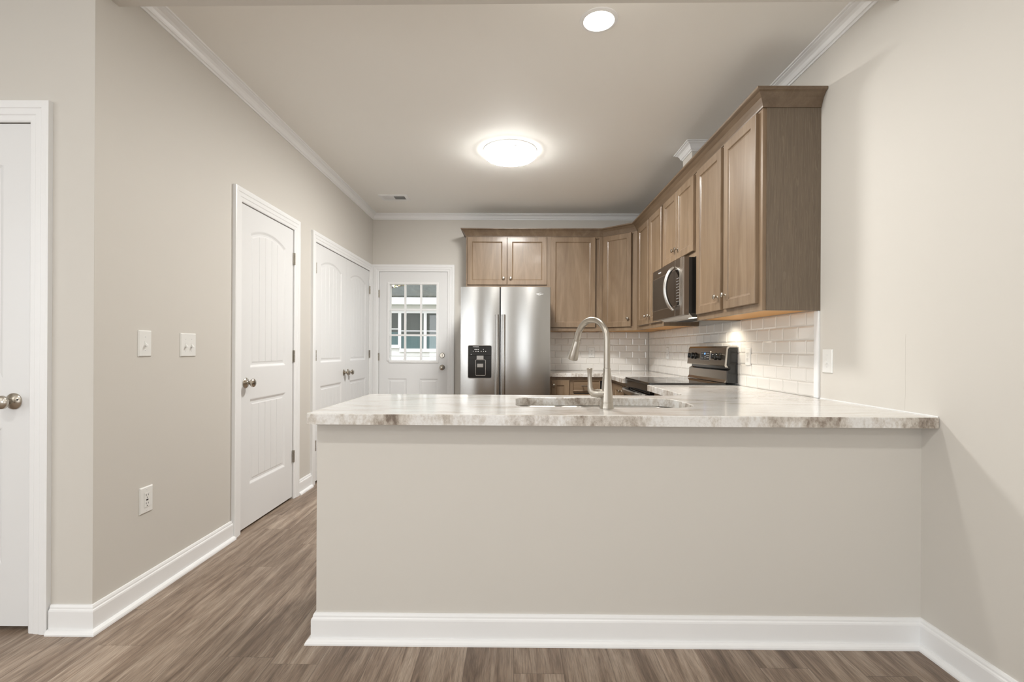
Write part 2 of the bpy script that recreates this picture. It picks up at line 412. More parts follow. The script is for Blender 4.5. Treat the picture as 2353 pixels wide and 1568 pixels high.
# ------------------------------------------------------------------ baseboards, crown, casings
BASE = [(0, 0), (0.015, 0), (0.015, 0.088), (0.0135, 0.094), (0.010, 0.098), (0.0095, 0.104), (0.006, 0.112), (0, 0.113)]
SHOE = [(0.015, 0), (0.033, 0), (0.0325, 0.006), (0.029, 0.013), (0.023, 0.0185), (0.015, 0.020)]
def baseboard(name, path, label):
    P = lambda a, b, c: Vector((a, b, c))
    o = one(name, lambda b: b.sweep(P, path, BASE), M['white']); struct(o, label, 'baseboard')
    one('shoe_molding', lambda b: b.sweep(P, path, SHOE), M['white'], o)
CW = 0.082   # casing width
baseboard('baseboard_left', [(XL, D1A - CW - .004), (XL, YN), (-1.951 + CW + .004, YN)], 'white baseboard left of the single closet door, turning the wall corner')
baseboard('baseboard_left_rear', [(XL, D2A - CW - .004), (XL, D1B + CW + .004)], 'short white baseboard between single and double closet doors')
baseboard('baseboard_peninsula', [(PX0, 2.60), (PX0, PY0), (XR, PY0), (XR, YR)][::-1], 'white baseboard along the half wall and right wall')
baseboard('baseboard_back', [(-0.555, YB), (EX1 + CW, YB)], 'white baseboard between back door and refrigerator')

CR = [(0, HC - 0.066), (0.006, HC - 0.066), (0.008, HC - 0.056), (0.014, HC - 0.054), (0.018, HC - 0.046), (0.022, HC - 0.034), (0.030, HC - 0.022),
      (0.042, HC - 0.015), (0.046, HC - 0.013), (0.047, HC - 0.008), (0.056, HC - 0.006), (0.058, HC), (0, HC)]
CHX, CHY0, CHY1 = 1.355, 3.77, 3.975   # duct chase above the microwave cabinet
PW3 = lambda a, b, c: Vector((a, b, c))
crown = one('trim_2', lambda b: b.sweep(PW3, [(XR, 2.045), (XR, CHY0), (CHX, CHY0), (CHX, CHY1), (XR, CHY1), (XR, YB), (XL, YB), (XL, 2.072)], CR), M['white'])
struct(crown, 'white crown molding around the kitchen ceiling', 'crown molding')
struct(bx('wall_duct_chase', (CHX, CHY0, 2.435), (XR, CHY1, HC), M['wall']), 'small greige duct chase rising above the wall cabinets', 'duct chase')

CAS = [(0.0, 0.0), (0.0, 0.010), (-0.006, 0.013), (-0.024, 0.014), (-0.028, 0.017), (-0.050, 0.018), (-0.054, 0.021), (-0.074, 0.022), (-CW, 0.020), (-CW, 0.0)]
def casing(name, fr, ua, ub, top, label, flip=False):
    # opening ua..ub; profile offsets point away from the opening
    def g(b): b.sweep(lambda a, v, c: fr(a, v, c), [(ua, 0.0), (ua, top), (ub, top), (ub, 0.0)], [(-o, c) for o, c in CAS])
    o = one(name, g, M['white']); return struct(o, label, 'door casing')
casing('trim_3', FN, -2.672, -1.951, SH + .004, 'white casing around the leftmost door')
casing('trim_4', FL(), D1A - .004, D1B + .004, SH + .004, 'white casing around the single closet door')
casing('trim_5', FL(), D2A - .004, D2B + .004, SH + .004, 'white casing around the double closet doors')
casing('trim_6', FB(), EX0 - .002, EX1 + .002, 2.068, 'white casing around the glazed back door')

# ------------------------------------------------------------------ doors
def arch_panel(b, fr, u0, u1, v0, v1, rise, nf, deep, nplank):
    """recessed moulded panel: returns the outer outline; rise>0 gives an arched top"""
    w = u1 - u0
    bps = []
    for i in range(1, nplank):
        c = i / nplank; bps += [c - 0.009, c, c + 0.009]
    ts = sorted(set([0, 1] + bps + [round(k / 12, 4) for k in range(1, 12) if all(abs(k / 12 - q) > 0.012 for q in bps)]))
    def top(t, ins):
        if rise <= 0: return v1 - ins
        c = w / 2; R = (c * c + rise * rise) / (2 * rise)
        x = (t - 0.5) * (w - 2 * ins); Ri = R - ins
        return (v1 + rise - R) + math.sqrt(max(0, Ri * Ri - x * x))
    def loop(ins, n):
        lo = [fr(u0 + ins, v0 + ins, n), fr(u1 - ins, v0 + ins, n)]
        return lo + [fr(u0 + ins + t * (w - 2 * ins), top(t, ins), n) for t in reversed(ts)]
    seq = [(0.0, nf), (0.006, nf - 0.001), (0.012, nf - deep * .55), (0.020, nf - deep), (0.032, nf - deep), (0.040, nf - deep + .0025)]
    b.loops([loop(i, n) for i, n in seq], False, False)
    ins, n = seq[-1]
    gro = set(i / nplank for i in range(1, nplank))
    vs = []
    for t in ts:
        nn = n - (0.0036 if any(abs(t - g) < 1e-6 for g in gro) else 0)
        x = u0 + ins + t * (w - 2 * ins)
        vs.append((b.bm.verts.new(fr(x, v0 + ins, nn)), b.bm.verts.new(fr(x, top(t, ins), nn))))
    for p, q in zip(vs, vs[1:]): b.face([p[0], q[0], q[1], p[1]])
    out = [(u0, v0), (u1, v0)] + [(u0 + t * w, top(t, 0)) for t in reversed(ts)]
    return out
def slab(b, fr, u0, u1, v0, v1, nb, nf, panels):
    holes = []
    for p in panels: holes.append(arch_panel(b, fr, *p[:5], nf, 0.008, p[5]))
    es = []
    bm = b.bm
    for lp in [[(u0, v0), (u1, v0), (u1, v1), (u0, v1)]] + holes:
        vs = [bm.verts.new(fr(u, v, nf)) for u, v in lp]
        es += [bm.edges.new((vs[i], vs[(i + 1) % len(vs)])) for i in range(len(vs))]
    r = bmesh.ops.triangle_fill(bm, use_beauty=True, edges=es)
    bmesh.ops.remove_doubles(bm, verts=bm.verts, dist=1e-5)
    b.rects(fr, u0, v0, u1, v1, [(0, nf - 0.0001), (0, nb)], False, True)
    bmesh.ops.remove_doubles(bm, verts=bm.verts, dist=2e-4)
def knob(root, fr, u, v, material, name='door_knob', r=0.027, rose=0.033, L=0.062):
    fk = lambda a, c, n: fr(u + a, v + c, n)
    k = MB().m(material).lathe(fk, [(0.0, 0.0), (rose, 0.0), (rose, 0.004), (rose * .86, 0.009), (rose * .45, 0.013), (0.011, 0.016), (0.0105, L * .42), (0.014, L * .52),
        (r * .78, L * .60), (r, L * .74), (r * .97, L * .86), (r * .72, L * .96), (r * .3, L), (0.0, L)], 28).build(name, material, root)
    return k
def hinge(root, fr, u, v, n=0.004, side=1):
    def g(b):
        b.box((u - 0.011, v - 0.045, n - .004), (u + 0.011, v + 0.045, n + 0.0015), fr)
        for i in range(3):
            z0 = v - 0.045 + i * 0.0305
            b.lathe(lambda a, c, t: fr(u + a, z0 + t, n + .006 + c), [(0, 0), (0.0055, 0), (0.0055, 0.0285), (0, 0.0285)], 12)
    return one('hinge', g, M['chromehinge'], root)
def int_door(name, fr, ua, ub, v0, label, knob_u=None, latch_u=None, hinges=None, kz=0.93, hn=0.006):
    w = ub - ua; s = w * 0.158
    o = one(name, lambda b: slab(b, fr, ua, ub, v0, SH, -0.040, 0.0, [(ua + s, ub - s, 1.022, 1.886, 0.055, 5), (ua + s, ub - s, 0.272, 0.825, 0, 5)]), M['doorw'])
    struct(o, label, 'door')
    if knob_u is not None: knob(o, fr, knob_u, kz, M['nickel'])
    if latch_u is not None: one('latch_plate', lambda b: b.box((latch_u - .0015, kz - .028, -0.004), (latch_u + .0015, kz + .028, 0.0008), fr), M['slot'], o)
    if hinges is not None:
        for z in (0.325, 1.09, 1.832): hinge(o, fr, hinges, z, hn)
    return o
d1 = int_door('door_1', FN, -2.668, -1.955, 0.022, 'white moulded door at the far left edge with a round nickel knob', -2.022, -1.9535)
# the keyhole and its key-side collar on the leftmost knob
one('keyhole', lambda b: b.lathe(lambda a, c, t: FN(-1.998 + a, 0.937 + c, t), [(0, .008), (0.003, .008), (0.003, .0125), (0, .0125)], 10), M['slot'], d1)
int_door('door_2', FL(), D1A, D1B, 0.016, 'single white arched-panel closet door in the left wall', D1A + 0.062, D1A - .001, D1B + .004, 0.93)
int_door('door_3', FL(), D2A, D2M - .0015, 0.016, 'nearer leaf of the white double closet doors', D2M - 0.055, None, D2A - .004, 0.912)
int_door('door_4', FL(), D2M + .0015, D2B, 0.016, 'farther leaf of the white double closet doors', D2M + 0.058, None, D2B + .004, 0.912)

# glazed back door
FBB = FB()
def f(b):
    lite = [(GX0, GZ0), (GX1, GZ0), (GX1, GZ1), (GX0, GZ1)]
    holes = [lite]
    pan = []
    for a, c in ((-1.515, -1.290), (-1.140, -0.915)):
        pan.append((a, c, 0.20, 0.795))
        b.rects(FBB, a, 0.20, c, 0.795, [(0, -0.002), (0.010, -0.007), (0.022, -0.007), (0.034, -0.003)], False, True)
        holes.append([(a, 0.20), (c, 0.20), (c, 0.795), (a, 0.795)])
    es = []; bm = b.bm
    for lp in [[(EX0, 0.02), (EX1, 0.02), (EX1, 2.07), (EX0, 2.07)]] + holes:
        vs = [bm.verts.new(FBB(u, v, -0.002)) for u, v in lp]
        es += [bm.edges.new((vs[i], vs[(i + 1) % len(vs)])) for i in range(len(vs))]
    bmesh.ops.triangle_fill(bm, use_beauty=True, edges=es)
    b.rects(FBB, EX0, 0.02, EX1, 2.07, [(0, -0.002), (0, -0.044)], False, False)
    b.rects(FBB, GX0, GZ0, GX1, GZ1, [(0, -0.002), (0, -0.044)], False, False)
    b.plate(FBB, [(EX0, 0.02), (EX1, 0.02), (EX1, 2.07), (EX0, 2.07)], [lite], -0.046, -0.044)
    bmesh.ops.remove_doubles(bm, verts=bm.verts, dist=1e-5)
ed = one('door_5', f, M['doorw']); struct(ed, 'white back door with nine glass panes', 'door')
def f(b):
    b.sweep(lambda a, v, c: FBB(a, v, c), [(GX0, GZ0), (GX1, GZ0), (GX1, GZ1), (GX0, GZ1), (GX0, GZ0 - 0.0001)][:5],
            [(-0.026, -0.002), (-0.024, 0.006), (-0.010, 0.009), (0.004, 0.008), (0.008, -0.006), (0.008, -0.03), (0, -0.03), (0, -0.002)])
gf = one('lite_frame', f, M['white'], ed)
def f(b):
    w = (GX1 - GX0) / 3; h = (GZ1 - GZ0)
    us = [GX0] + [q for i in (1, 2) for q in (GX0 + w * i - .011, GX0 + w * i + .011)] + [GX1]
    vs_ = [GZ0] + [q for i in (1, 2) for q in (GZ0 + h * i / 3 - .011, GZ0 + h * i / 3 + .011)] + [GZ1]
    cells = [[(us[2 * i], vs_[2 * j]), (us[2 * i + 1], vs_[2 * j]), (us[2 * i + 1], vs_[2 * j + 1]), (us[2 * i], vs_[2 * j + 1])] for i in range(3) for j in range(3)]
    cells = [[(u + (.0008 if u == GX0 else 0) - (.0008 if u == GX1 else 0), v + (.0008 if v == GZ0 else 0) - (.0008 if v == GZ1 else 0)) for u, v in c] for c in cells]
    b.plate(FBB, [(GX0, GZ0), (GX1, GZ0), (GX1, GZ1), (GX0, GZ1)], cells, -0.026, 0.002)
one('muntin_grid', f, M['white'], ed)
for i in range(3):
    for j in range(3):
        w = (GX1 - GX0) / 3; h = (GZ1 - GZ0) / 3
        bx('pane', (GX0 + w * i, GZ0 + h * j, -0.018), (GX0 + w * (i + 1), GZ0 + h * (j + 1), -0.014), M['glass'], ed, fr=FBB)
knob(ed, lambda u, v, n: FBB(u, v, n - .002), -0.868, 0.931, M['nickel'])
def f(b):
    b.lathe(lambda a, c, t: FBB(-0.868 + a, 1.075 + c, t - .002), [(0, 0), (0.031, 0), (0.031, 0.006), (0.025, 0.012), (0.0, 0.012)], 24)
    b.box((-0.872, 1.060, 0.010), (-0.864, 1.090, 0.026), FBB, 0.002)
one('deadbolt', f, M['nickel'], ed)
one('strike_plate', lambda b: b.box((EX1 - .001, 0.905, -0.004), (EX1 + .003, 0.957, 0.0005), FBB), M['slot'], ed)
for z in (0.30, 1.055, 1.805): hinge(ed, FBB, EX0 - .003, z, 0.004)

# ------------------------------------------------------------------ switches and outlets
def plate_thing(name, fr, u, v, w, h, label, cat, group, kind, n=0.0):
    r = thing(name, fr(u, v, n), label, cat, group)
    f2 = lambda a, c, t: fr(u + a, v + c, n + t)
    one('cover_plate', lambda b: b.rects(f2, -w / 2, -h / 2, w / 2, h / 2, [(0, 0), (0, 0.003), (0.004, 0.0065)]), M['plastic'], r)
    def screw(a, c): one('screw', lambda b: b.lathe(lambda x, y, t: f2(a + x, c + y, t), [(0, .0064), (0.0032, .0064), (0.0028, .0076), (0, .0076)], 10), M['mark'], r)
    if kind[0] == 'toggle':
        k = kind[1]
        for i in range(k):
            a = (i - (k - 1) / 2) * 0.046
            screw(a, 0.030); screw(a, -0.030)
            one('toggle', lambda b: (b.box((a - .0055, -.012, .0063), (a + .0055, .012, .0075), f2),
                b.loops([[f2(a + sx * .0042, sy, n0) for sx, sy in ((-1, y0), (1, y0), (1, y1), (-1, y1))] for n0, y0, y1 in ((.007, -.008, .004), (.019, -.016, -.009))])), M['plastic'], r)
    elif kind[0] == 'decora':
        screw(0, 0.048); screw(0, -0.048)
        one('receptacle', lambda b: b.box((-.0165, -.0335, .0063), (.0165, .0335, .0085), f2, .001), M['plastic'], r)
        def g(b):
            for s in (1, -1):
                y = s * .019
                b.box((-.0075, y - .001, .0083), (-.0055, y + .008, .009), f2); b.box((.0055, y - .001, .0083), (.0075, y + .007, .009), f2)
                b.lathe(lambda x, q, t: f2(x, y - .008 + q, t), [(0, .0083), (.0024, .0083), (.0024, .009), (0, .009)], 8)
            b.box((-.006, -.003, .0083), (.006, .003, .0092), f2)
        one('slots', g, M['slot'], r)
        one('gap_line', lambda b: b.plate(f2, rrect(-.0178, -.0348, .0178, .0348, .001, 1), [rrect(-.0167, -.0337, .0167, .0337, .001, 1)], .0060, .0068), M['grout'], r)
    else:
        screw(0, 0)
        for s in (1, -1):
            y = s * .0195
            rc = one('receptacle', lambda b: b.plate(f2, rrect(-.0165, y - .0135, .0165, y + .0135, .008, 4), [], .0062, .0082), M['plastic'], r)
            def g(b):
                b.box((-.0075, y - .001, .008), (-.0055, y + .008, .0088), f2); b.box((.0055, y - .001, .008), (.0075, y + .007, .0088), f2)
                b.lathe(lambda x, q, t: f2(x, y - .008 + q, t), [(0, .008), (.0024, .008), (.0024, .0088), (0, .0088)], 8)
            one('slots', g, M['slot'], rc)
    return r
plate_thing('light_switch', FL(), 2.224, 1.168, 0.078, 0.120, 'white single toggle switch plate, left of the pair by the closet door', 'light switch', None, ('toggle', 1))
plate_thing('light_switch', FL(), 2.520, 1.164, 0.118, 0.120, 'white wide switch plate with two toggles on the left wall', 'light switch', None, ('toggle', 2))
plate_thing('power_outlet', FL(), 2.237, 0.449, 0.078, 0.120, 'white outlet low on the left wall below the single switch', 'power outlet', None, ('decora', 1))
plate_thing('light_switch', FR(), 2.483, 1.098, 0.078, 0.120, 'white toggle switch plate on the right wall beside the tile edge', 'light switch', None, ('toggle', 1))

# ------------------------------------------------------------------ ceiling things
def f_light():
    cx, cy = -0.05, 3.93
    r = thing('flush_ceiling_light', (cx, cy, HC), 'large round glowing flush light in the middle of the ceiling', 'ceiling light')
    fr = frame((cx, cy, HC), (1, 0, 0), (0, 0, -1), (0, 1, 0))
    one('mounting_ring', lambda b: b.lathe(fr, [(0, 0), (0.214, 0.0), (0.216, 0.006), (0.212, 0.010), (0.0, 0.010)], 64), M['white'], r)
    one('rim_band', lambda b: b.lathe(fr, [(0.2075, 0.040), (0.213, 0.0395), (0.2145, 0.042), (0.213, 0.0455), (0.2075, 0.045), (0.2075, 0.040)], 64), M['lampside'], r)
    one('side_band', lambda b: b.lathe(fr, [(0.199, 0.0105), (0.2072, 0.0105), (0.2072, 0.046), (0.199, 0.046), (0.199, 0.0105)], 64), M['lampband'], r)
    one('diffuser', lambda b: b.lathe(fr, [(0, 0.0255), (0.198, 0.0255), (0.207, 0.0465), (0.195, 0.057), (0.160, 0.066), (0.10, 0.072), (0, 0.074)], 64), M['lamp'], r)
    return r
M['lampside'] = mat('lamp_rim', (0.80, 0.79, 0.77), 0.4)
M['lampband'] = mat('glowing_lamp_side', (0.9, 0.9, 0.9), 0.4, emit=(1.0, 0.985, 0.945), es=9)
f_light()
def can(cx, cy, label, power, first=True):
    r = thing('recessed_ceiling_light', (cx, cy, HC), label, 'ceiling light')
    fr = frame((cx, cy, HC), (1, 0, 0), (0, 0, -1), (0, 1, 0))
    one('trim_ring', lambda b: b.lathe(fr, [(0.074, 0.0), (0.092, 0.0), (0.091, 0.004), (0.078, 0.009), (0.074, 0.008), (0.074, 0.0)], 48), M['white'], r)
    one('lens', lambda b: b.lathe(fr, [(0, 0.001), (0.0745, 0.001), (0.0745, 0.006), (0.05, 0.010), (0, 0.012)], 48), M['disc'], r)
    l = bpy.data.lights.new('recessed_lamp_light', 'AREA'); l.shape = 'DISK'; l.size = 0.14; l.energy = power; l.color = (1.0, 0.985, 0.945)
    o = bpy.data.objects.new('recessed_lamp_light', l); COL.objects.link(o); o.location = (cx, cy, HC - 0.015)
    return r
can(0.398, 2.372, 'small bright recessed light in the ceiling near the header', LAMPS['recessed'])
for q in ((-1.3, 0.2), (0.5, 0.2), (-1.3, -2.0), (0.5, -2.0), (-3.2, -0.9)):  # unseen ceiling lamps added to brighten the room from behind the camera
    tag(can(q[0], q[1], 'unseen recessed light added as fill in the living room ceiling behind the viewpoint', LAMPS['living']), group='added living room fill lights')
def f_vent():
    x0, x1, y0, y1 = -1.435, -1.135, 5.065, 5.245
    r = thing('ceiling_vent', ((x0 + x1) / 2, (y0 + y1) / 2, HC), 'white slotted air register in the ceiling above the back door', 'air vent')
    fr = frame((0, 0, HC), (1, 0, 0), (0, 0, -1), (0, 1, 0))
    one('frame', lambda b: b.plate(fr, [(x0, y0), (x1, y0), (x1, y1), (x0, y1)], [[(x0 + .035, y0 + .035), (x1 - .035, y0 + .035), (x1 - .035, y1 - .035), (x0 + .035, y1 - .035)]], 0, 0.006, 0.002), M['white'], r)
    bx('duct', (x0 + .03, y0 + .03, 0.0005), (x1 - .03, y1 - .03, 0.0015), M['slot'], r, fr=fr)  # flat dark sheet in place of the shaded duct opening
    n = 19
    for i in range(n):
        xx = x0 + .040 + (x1 - x0 - .08) * i / (n - 1); lean = -0.0085 if i < n // 2 + 1 else 0.0035
        one('louver', lambda b: b.loops([[fr(xx + dx + sx, yv, nn) for yv, nn, dx in ((y0 + .035, .0018, 0), (y1 - .035, .0018, 0), (y1 - .035, .0075, lean), (y0 + .035, .0075, lean))] for sx in (-.0014, .0014)]), M['white'], r)
f_vent()

# ------------------------------------------------------------------ cabinets
def cab_door(root, fr, u0, u1, v0, v1, n0, knob_at=None, rail=0.058, name='door', wood=None, pull=None):
    """shaker style door standing proud of the face frame"""
    wood = wood or M['wood']; t = 0.020
    seq = [(0.0, n0), (0.0, n0 + t - .003), (0.003, n0 + t), (rail - .006, n0 + t), (rail - .003, n0 + t - .002), (rail, n0 + t - .007), (rail + .007, n0 + t - .0095)]
    d = one(name, lambda b: b.rects(fr, u0, v0, u1, v1, seq), wood, root)
    if knob_at:
        ku, kv = knob_at
        fk = lambda a, c, n: fr(ku + a, kv + c, n0 + t + n)
        one('knob', lambda b: b.lathe(fk, [(0, 0), (0.0085, 0), (0.008, 0.003), (0.0045, 0.006), (0.0045, 0.013), (0.009, 0.017), (0.0145, 0.021), (0.0155, 0.025), (0.013, 0.029), (0.006, 0.031), (0, 0.0312)], 20), M['nickel'], d)
    if pull:
        ku, kv = pull
        def g(b):
            for s in (-1, 1): b.box((ku + s * .042 - .004, kv - .004, n0 + t), (ku + s * .042 + .004, kv + .004, n0 + t + .026), fr)
            b.box((ku - .058, kv - .006, n0 + t + .022), (ku + .058, kv + .006, n0 + t + .031), fr, 0.002)
        one('bar_handle', g, M['dsteel'], d)
    return d
def rail_between(b, fr, rects_, n0, n1):
    for r in rects_: b.box((r[0], r[1], n0), (r[2], r[3], n1), fr)
CB, CTOP = 1.360, 2.435    # wall cabinet bottom / top
def wall_cab(label, fr, u0, u1, v0, v1, depth, doors, end=None, side_mat=None, group='stained maple wall cabinets', mull=()):
    """fr: wall frame; carcass from n=0 to depth"""
    r = thing('wall_cabinet', fr((u0 + u1) / 2, v0, 0), label, 'wall cabinet', None)
    one('carcass', lambda b: (b.box((u0 + .0005, v0 + .009, 0.001), (u1 - .0005, v1, depth - .019), fr),
                              b.box((u0 + .0005, v0, 0.001), (u0 + .016, v0 + .009, depth - .019), fr), b.box((u1 - .016, v0, 0.001), (u1 - .0005, v0 + .009, depth - .019), fr)), M['wood'], r)
    bx('bottom_panel', (u0 + .016, v0 + .006, 0.001), (u1 - .016, v0 + .009, depth - .02), M['pine'], r, fr=fr)['label'] = 'raw orange plywood underside'
    def g(b):
        b.plate(fr, [(u0, v0), (u1, v0), (u1, v1), (u0, v1)], [[(u0 + .04, v0 + .04), (u1 - .04, v0 + .04), (u1 - .04, v1 - .04), (u0 + .04, v1 - .04)]], depth - .019, depth, 0.001)
        for m_ in mull: b.box((m_ - .02, v0 + .03, depth - .018), (m_ + .02, v1 - .03, depth - .0003), fr)
    one('face_frame', g, M['wood'], r)
    for d in doors: cab_door(r, fr, *d[:4], depth + 0.0005, d[4] if len(d) > 4 else None)
    return r
DB = 0.325; DR = 0.300
DZ0, DZ1 = CB + 0.040, CTOP - 0.030
# back wall (u = X)
FX0, FX1 = -0.556, 0.362
wall_cab('short two-door maple cabinet above the refrigerator', FB(), FX0, FX1, 1.850, CTOP, DB,
         [(-0.540, -0.0975, 1.872, DZ1, (-0.135, 1.945)), (-0.0925, 0.348, 1.872, DZ1, (-0.055, 1.945))])
wall_cab('tall single-door maple cabinet right of the refrigerator', FB(), FX1, 0.975, CB, CTOP, DB, [(0.392, 0.890, DZ0, DZ1)])
# right wall (u = Y)
wall_cab('tall two-door maple cabinet nearest the viewer, with taupe end panel', FR(), 2.552, 3.462, CB, CTOP, DR,
         [(2.591, 2.984, DZ0, DZ1, (2.950, 1.485)), (3.030, 3.430, DZ0, DZ1, (3.064, 1.485))], mull=(3.007,))
wall_cab('short two-door maple cabinet above the microwave', FR(), 3.462, 4.226, 1.822, CTOP, DR,
         [(3.498, 3.857, 1.862, DZ1, (3.823, 1.94)), (3.866, 4.208, 1.862, DZ1, (3.900, 1.94))])
wall_cab('tall two-door maple cabinet beyond the microwave, left of it', FR(), 4.226, 5.184, CB, CTOP, DR,
         [(4.268, 4.640, DZ0, DZ1, (4.606, 1.475)), (4.684, 5.060, DZ0, DZ1, (4.718, 1.475))], mull=(4.662,))
ep = [o for o in bpy.data.objects if o.name == 'wall_cabinet.002'][0]
bx('end_panel', (2.5475, CB, 0.0), (2.5525, CTOP, DR - .0195), M['endpanel'], ep, fr=FR())['label'] = 'dark taupe grained end panel'
# diagonal corner cabinet
cx0, cy0 = 0.975, YB - DB; cx1, cy1 = XR - DR, 5.184
r = thing('wall_cabinet', (XR - .2, YB - .2, CB), 'angled single-door maple cabinet in the corner', 'wall cabinet')
foot = [(cx0 + .0005, YB - .001), (cx0 + .0005, cy0), (cx1, cy1 + .0005), (XR - .001, cy1 + .0005), (XR - .001, YB - .001)]
dd = Vector((cx1 - cx0, cy1 - cy0, 0)); LD = dd.length; dd.normalize(); nd = Vector((dd.y, -dd.x, 0))
FD = frame((cx0, cy0, 0), dd, nd)
footin = [(cx0 + .0005, YB - .001), (cx0 + .0005, cy0 + .02), (cx0 + .02, cy0 + .006), (cx1 - .008, cy1 + .02), (cx1 + .012, cy1 + .0005), (XR - .001, cy1 + .0005), (XR - .001, YB - .001)]
one('carcass', lambda b: b.loops([[Vector((x, y, z)) for x, y in footin] for z in (CB + .009, CTOP)]), M['wood'], r)
one('bottom_panel', lambda b: b.loops([[Vector((x, y, z)) for x, y in footin] for z in (CB + .005, CB + .0088)]), M['pine'], r)
one('face_frame', lambda b: b.plate(FD, [(0.0, CB), (LD, CB), (LD, CTOP), (0.0, CTOP)], [[(.035, CB + .045), (LD - .04, CB + .045), (LD - .04, CTOP - .04), (.035, CTOP - .04)]], -.019, 0, .001), M['wood'], r)
cab_door(r, FD, 0.012, LD - .058, DZ0, DZ1, 0.0005, (LD - .09, 1.49))
# crown along the cabinet tops
CC = [(0.0, CTOP - .020), (0.004, CTOP - .020), (0.006, CTOP - .012), (0.012, CTOP + .002), (0.022, CTOP + .022), (0.040, CTOP + .042), (0.052, CTOP + .048), (0.056, CTOP + .052), (0.057, CTOP + .062), (0.0, CTOP + .062)]
cpath = [(FX0 - .001, YB - .002), (FX0 - .001, YB - DB - .001), (cx0, cy0 - .001), (cx1 - .001, cy1), (XR - DR - .001, 2.5465), (XR - .002, 2.5465)]
cc = one('cabinet_crown_molding', lambda b: b.sweep(PW3, cpath[::-1], [(o, c) for o, c in CC]), M['woodcrown'], None, (1.2, 3.8, CTOP))
tag(cc, 'brown maple crown molding running along all wall cabinet tops', 'cabinet molding')

# base cabinets
BH = 0.861
def base_cab(label, fr, u0, u1, depth, doors=(), drawers=(), back=0.001):
    r = thing('base_cabinet', fr((u0 + u1) / 2, 0, 0), label, 'base cabinet')
    def g(b):
        for a in (u0 + .0005, u1 - .0185): b.box((a, 0.10, back), (a + .018, BH - .001, depth - .019), fr)
        b.box((u0 + .0185, 0.10, back), (u1 - .0185, 0.118, depth - .02), fr)
        b.box((u0 + .0185, 0.118, back), (u1 - .0185, BH - .001, back + .008), fr)
    one('carcass', g, M['wood'], r)
    bx('toe_kick', (u0 + .001, 0.0, back), (u1 - .001, 0.0995, depth - .08), M['blackm'], r, fr=fr)
    ws = [(d[0], d[1]) for d in doors]
    one('face_frame', lambda b: (b.plate(fr, [(u0 + .0005, .1), (u1 - .0005, .1), (u1 - .0005, BH - .001), (u0 + .0005, BH - .001)], [[(u0 + .035, .14), (u1 - .035, .14), (u1 - .035, .82), (u0 + .035, .82)]], depth - .0185, depth, .001),
                                 b.box((u0 + .03, .690, depth - .018), (u1 - .03, .712, depth - .0005), fr)) , M['wood'], r)
    bx('interior_shade', (u0 + .02, .14, depth - .022), (u1 - .02, .83, depth - .019), M['blackm'], r, fr=fr)  # black sheet stands in for the shade inside the cabinet
    for d in doors: cab_door(r, fr, *d[:4], depth + .0005, d[4])
    for d in drawers: cab_door(r, fr, *d[:4], depth + .0005, None, .006, 'drawer', M['woodx'], d[4])
    return r
base_cab('narrow maple base cabinet with one door beside the refrigerator', FB(), 0.366, 0.590, 0.60, [(0.385, 0.575, 0.12, 0.825, (0.410, 0.775))])
base_cab('maple drawer base cabinet under the back worktop', FB(), 0.590, 0.975, 0.60, [(0.612, 0.900, 0.12, 0.680, (0.64, 0.62))], [(0.612, 0.900, 0.710, 0.825, (0.756, 0.768))])
base_cab('maple base cabinet left of the range, reaching into the corner', FR(), 4.232, 5.190, 0.60, [(4.40, 4.76, 0.12, 0.825, (4.432, 0.775)), (4.78, 5.09, 0.12, 0.825, (5.05, 0.775))])
base_cab('maple base cabinet between range and peninsula', FR(), 2.62, 3.460, 0.60, [(2.90, 3.30, 0.12, 0.680, (2.94, 0.62))], [(2.90, 3.30, 0.710, 0.825, (3.10, 0.768))])
FP = frame((0, PY1, 0), (1, 0, 0), (0, 1, 0))
base_cab('maple sink base cabinet behind the half wall', FP, -0.768, 0.965, 0.575, [(-.74, -.33, .12, .825, (-.37, .76)), (-.31, .08, .12, .825, (.04, .76)), (.10, .42, .12, .825, (.38, .76)), (.44, .78, .12, .825, (.48, .76))])

# ------------------------------------------------------------------ worktops
SX0, SX1, SY0, SY1 = 0.005, 0.800, 2.094, 2.520
FZ = frame((0, 0, 0), (1, 0, 0), (0, 0, 1), (0, 1, 0))
def f(b):
    fx, yb = 0.935, 2.650
    arc = [(fx - .16 + .16 * math.cos(t), yb + .16 - .16 * math.sin(t)) for t in [PI * k / 16 for k in range(1)]]
    inner = [(fx, yb + .10)] + [(fx - .10 + .10 * math.cos(t), yb + .10 - .10 * math.sin(t)) for t in [PI / 2 * k / 6 for k in range(1, 6)]] 
    # concave corner: curve centre lies in the aisle
    inner = [(fx - .14 + .14 * (1 - math.cos(t)) * 0 + 0, 0) for t in []]
    R = .12; cx, cy = fx - R, yb + R
    inner = [(cx + R * math.cos(t), cy + R * math.sin(t)) for t in [-PI / 2 * k / 8 for k in range(9)]]
    out = [(-0.775, 1.840), (XR - .002, 1.832), (XR - .002, 3.458), (fx, 3.458)] + inner + [(-0.772, 2.650), (-0.785, 2.645), (-0.790, 2.632), (-0.795, 1.858), (-0.789, 1.845)]
    b.plate(FZ, out, [rrect(SX0, SY0, SX1, SY1, (.13, .13, .075, .075), 8)], 0.862, CT, 0.004)
wt = one('granite_worktop', f, M['granite'], None, (0.4, 2.2, 0.862))
tag(wt, 'cream and grey granite worktop on the front peninsula, with the sink cutout', 'worktop')
def f(b):
    out = [(0.364, YB - .64), (XR - .65, YB - .64), (XR - .65, 4.232), (XR - .002, 4.232), (XR - .002, YB - .002), (0.364, YB - .002)]
    b.plate(FZ, out, [], 0.862, CT, 0.004)
tag(one('granite_worktop', f, M['granite'], None, (1.2, 5.2, 0.862)), 'smaller granite worktop in the far corner, behind the range', 'worktop')
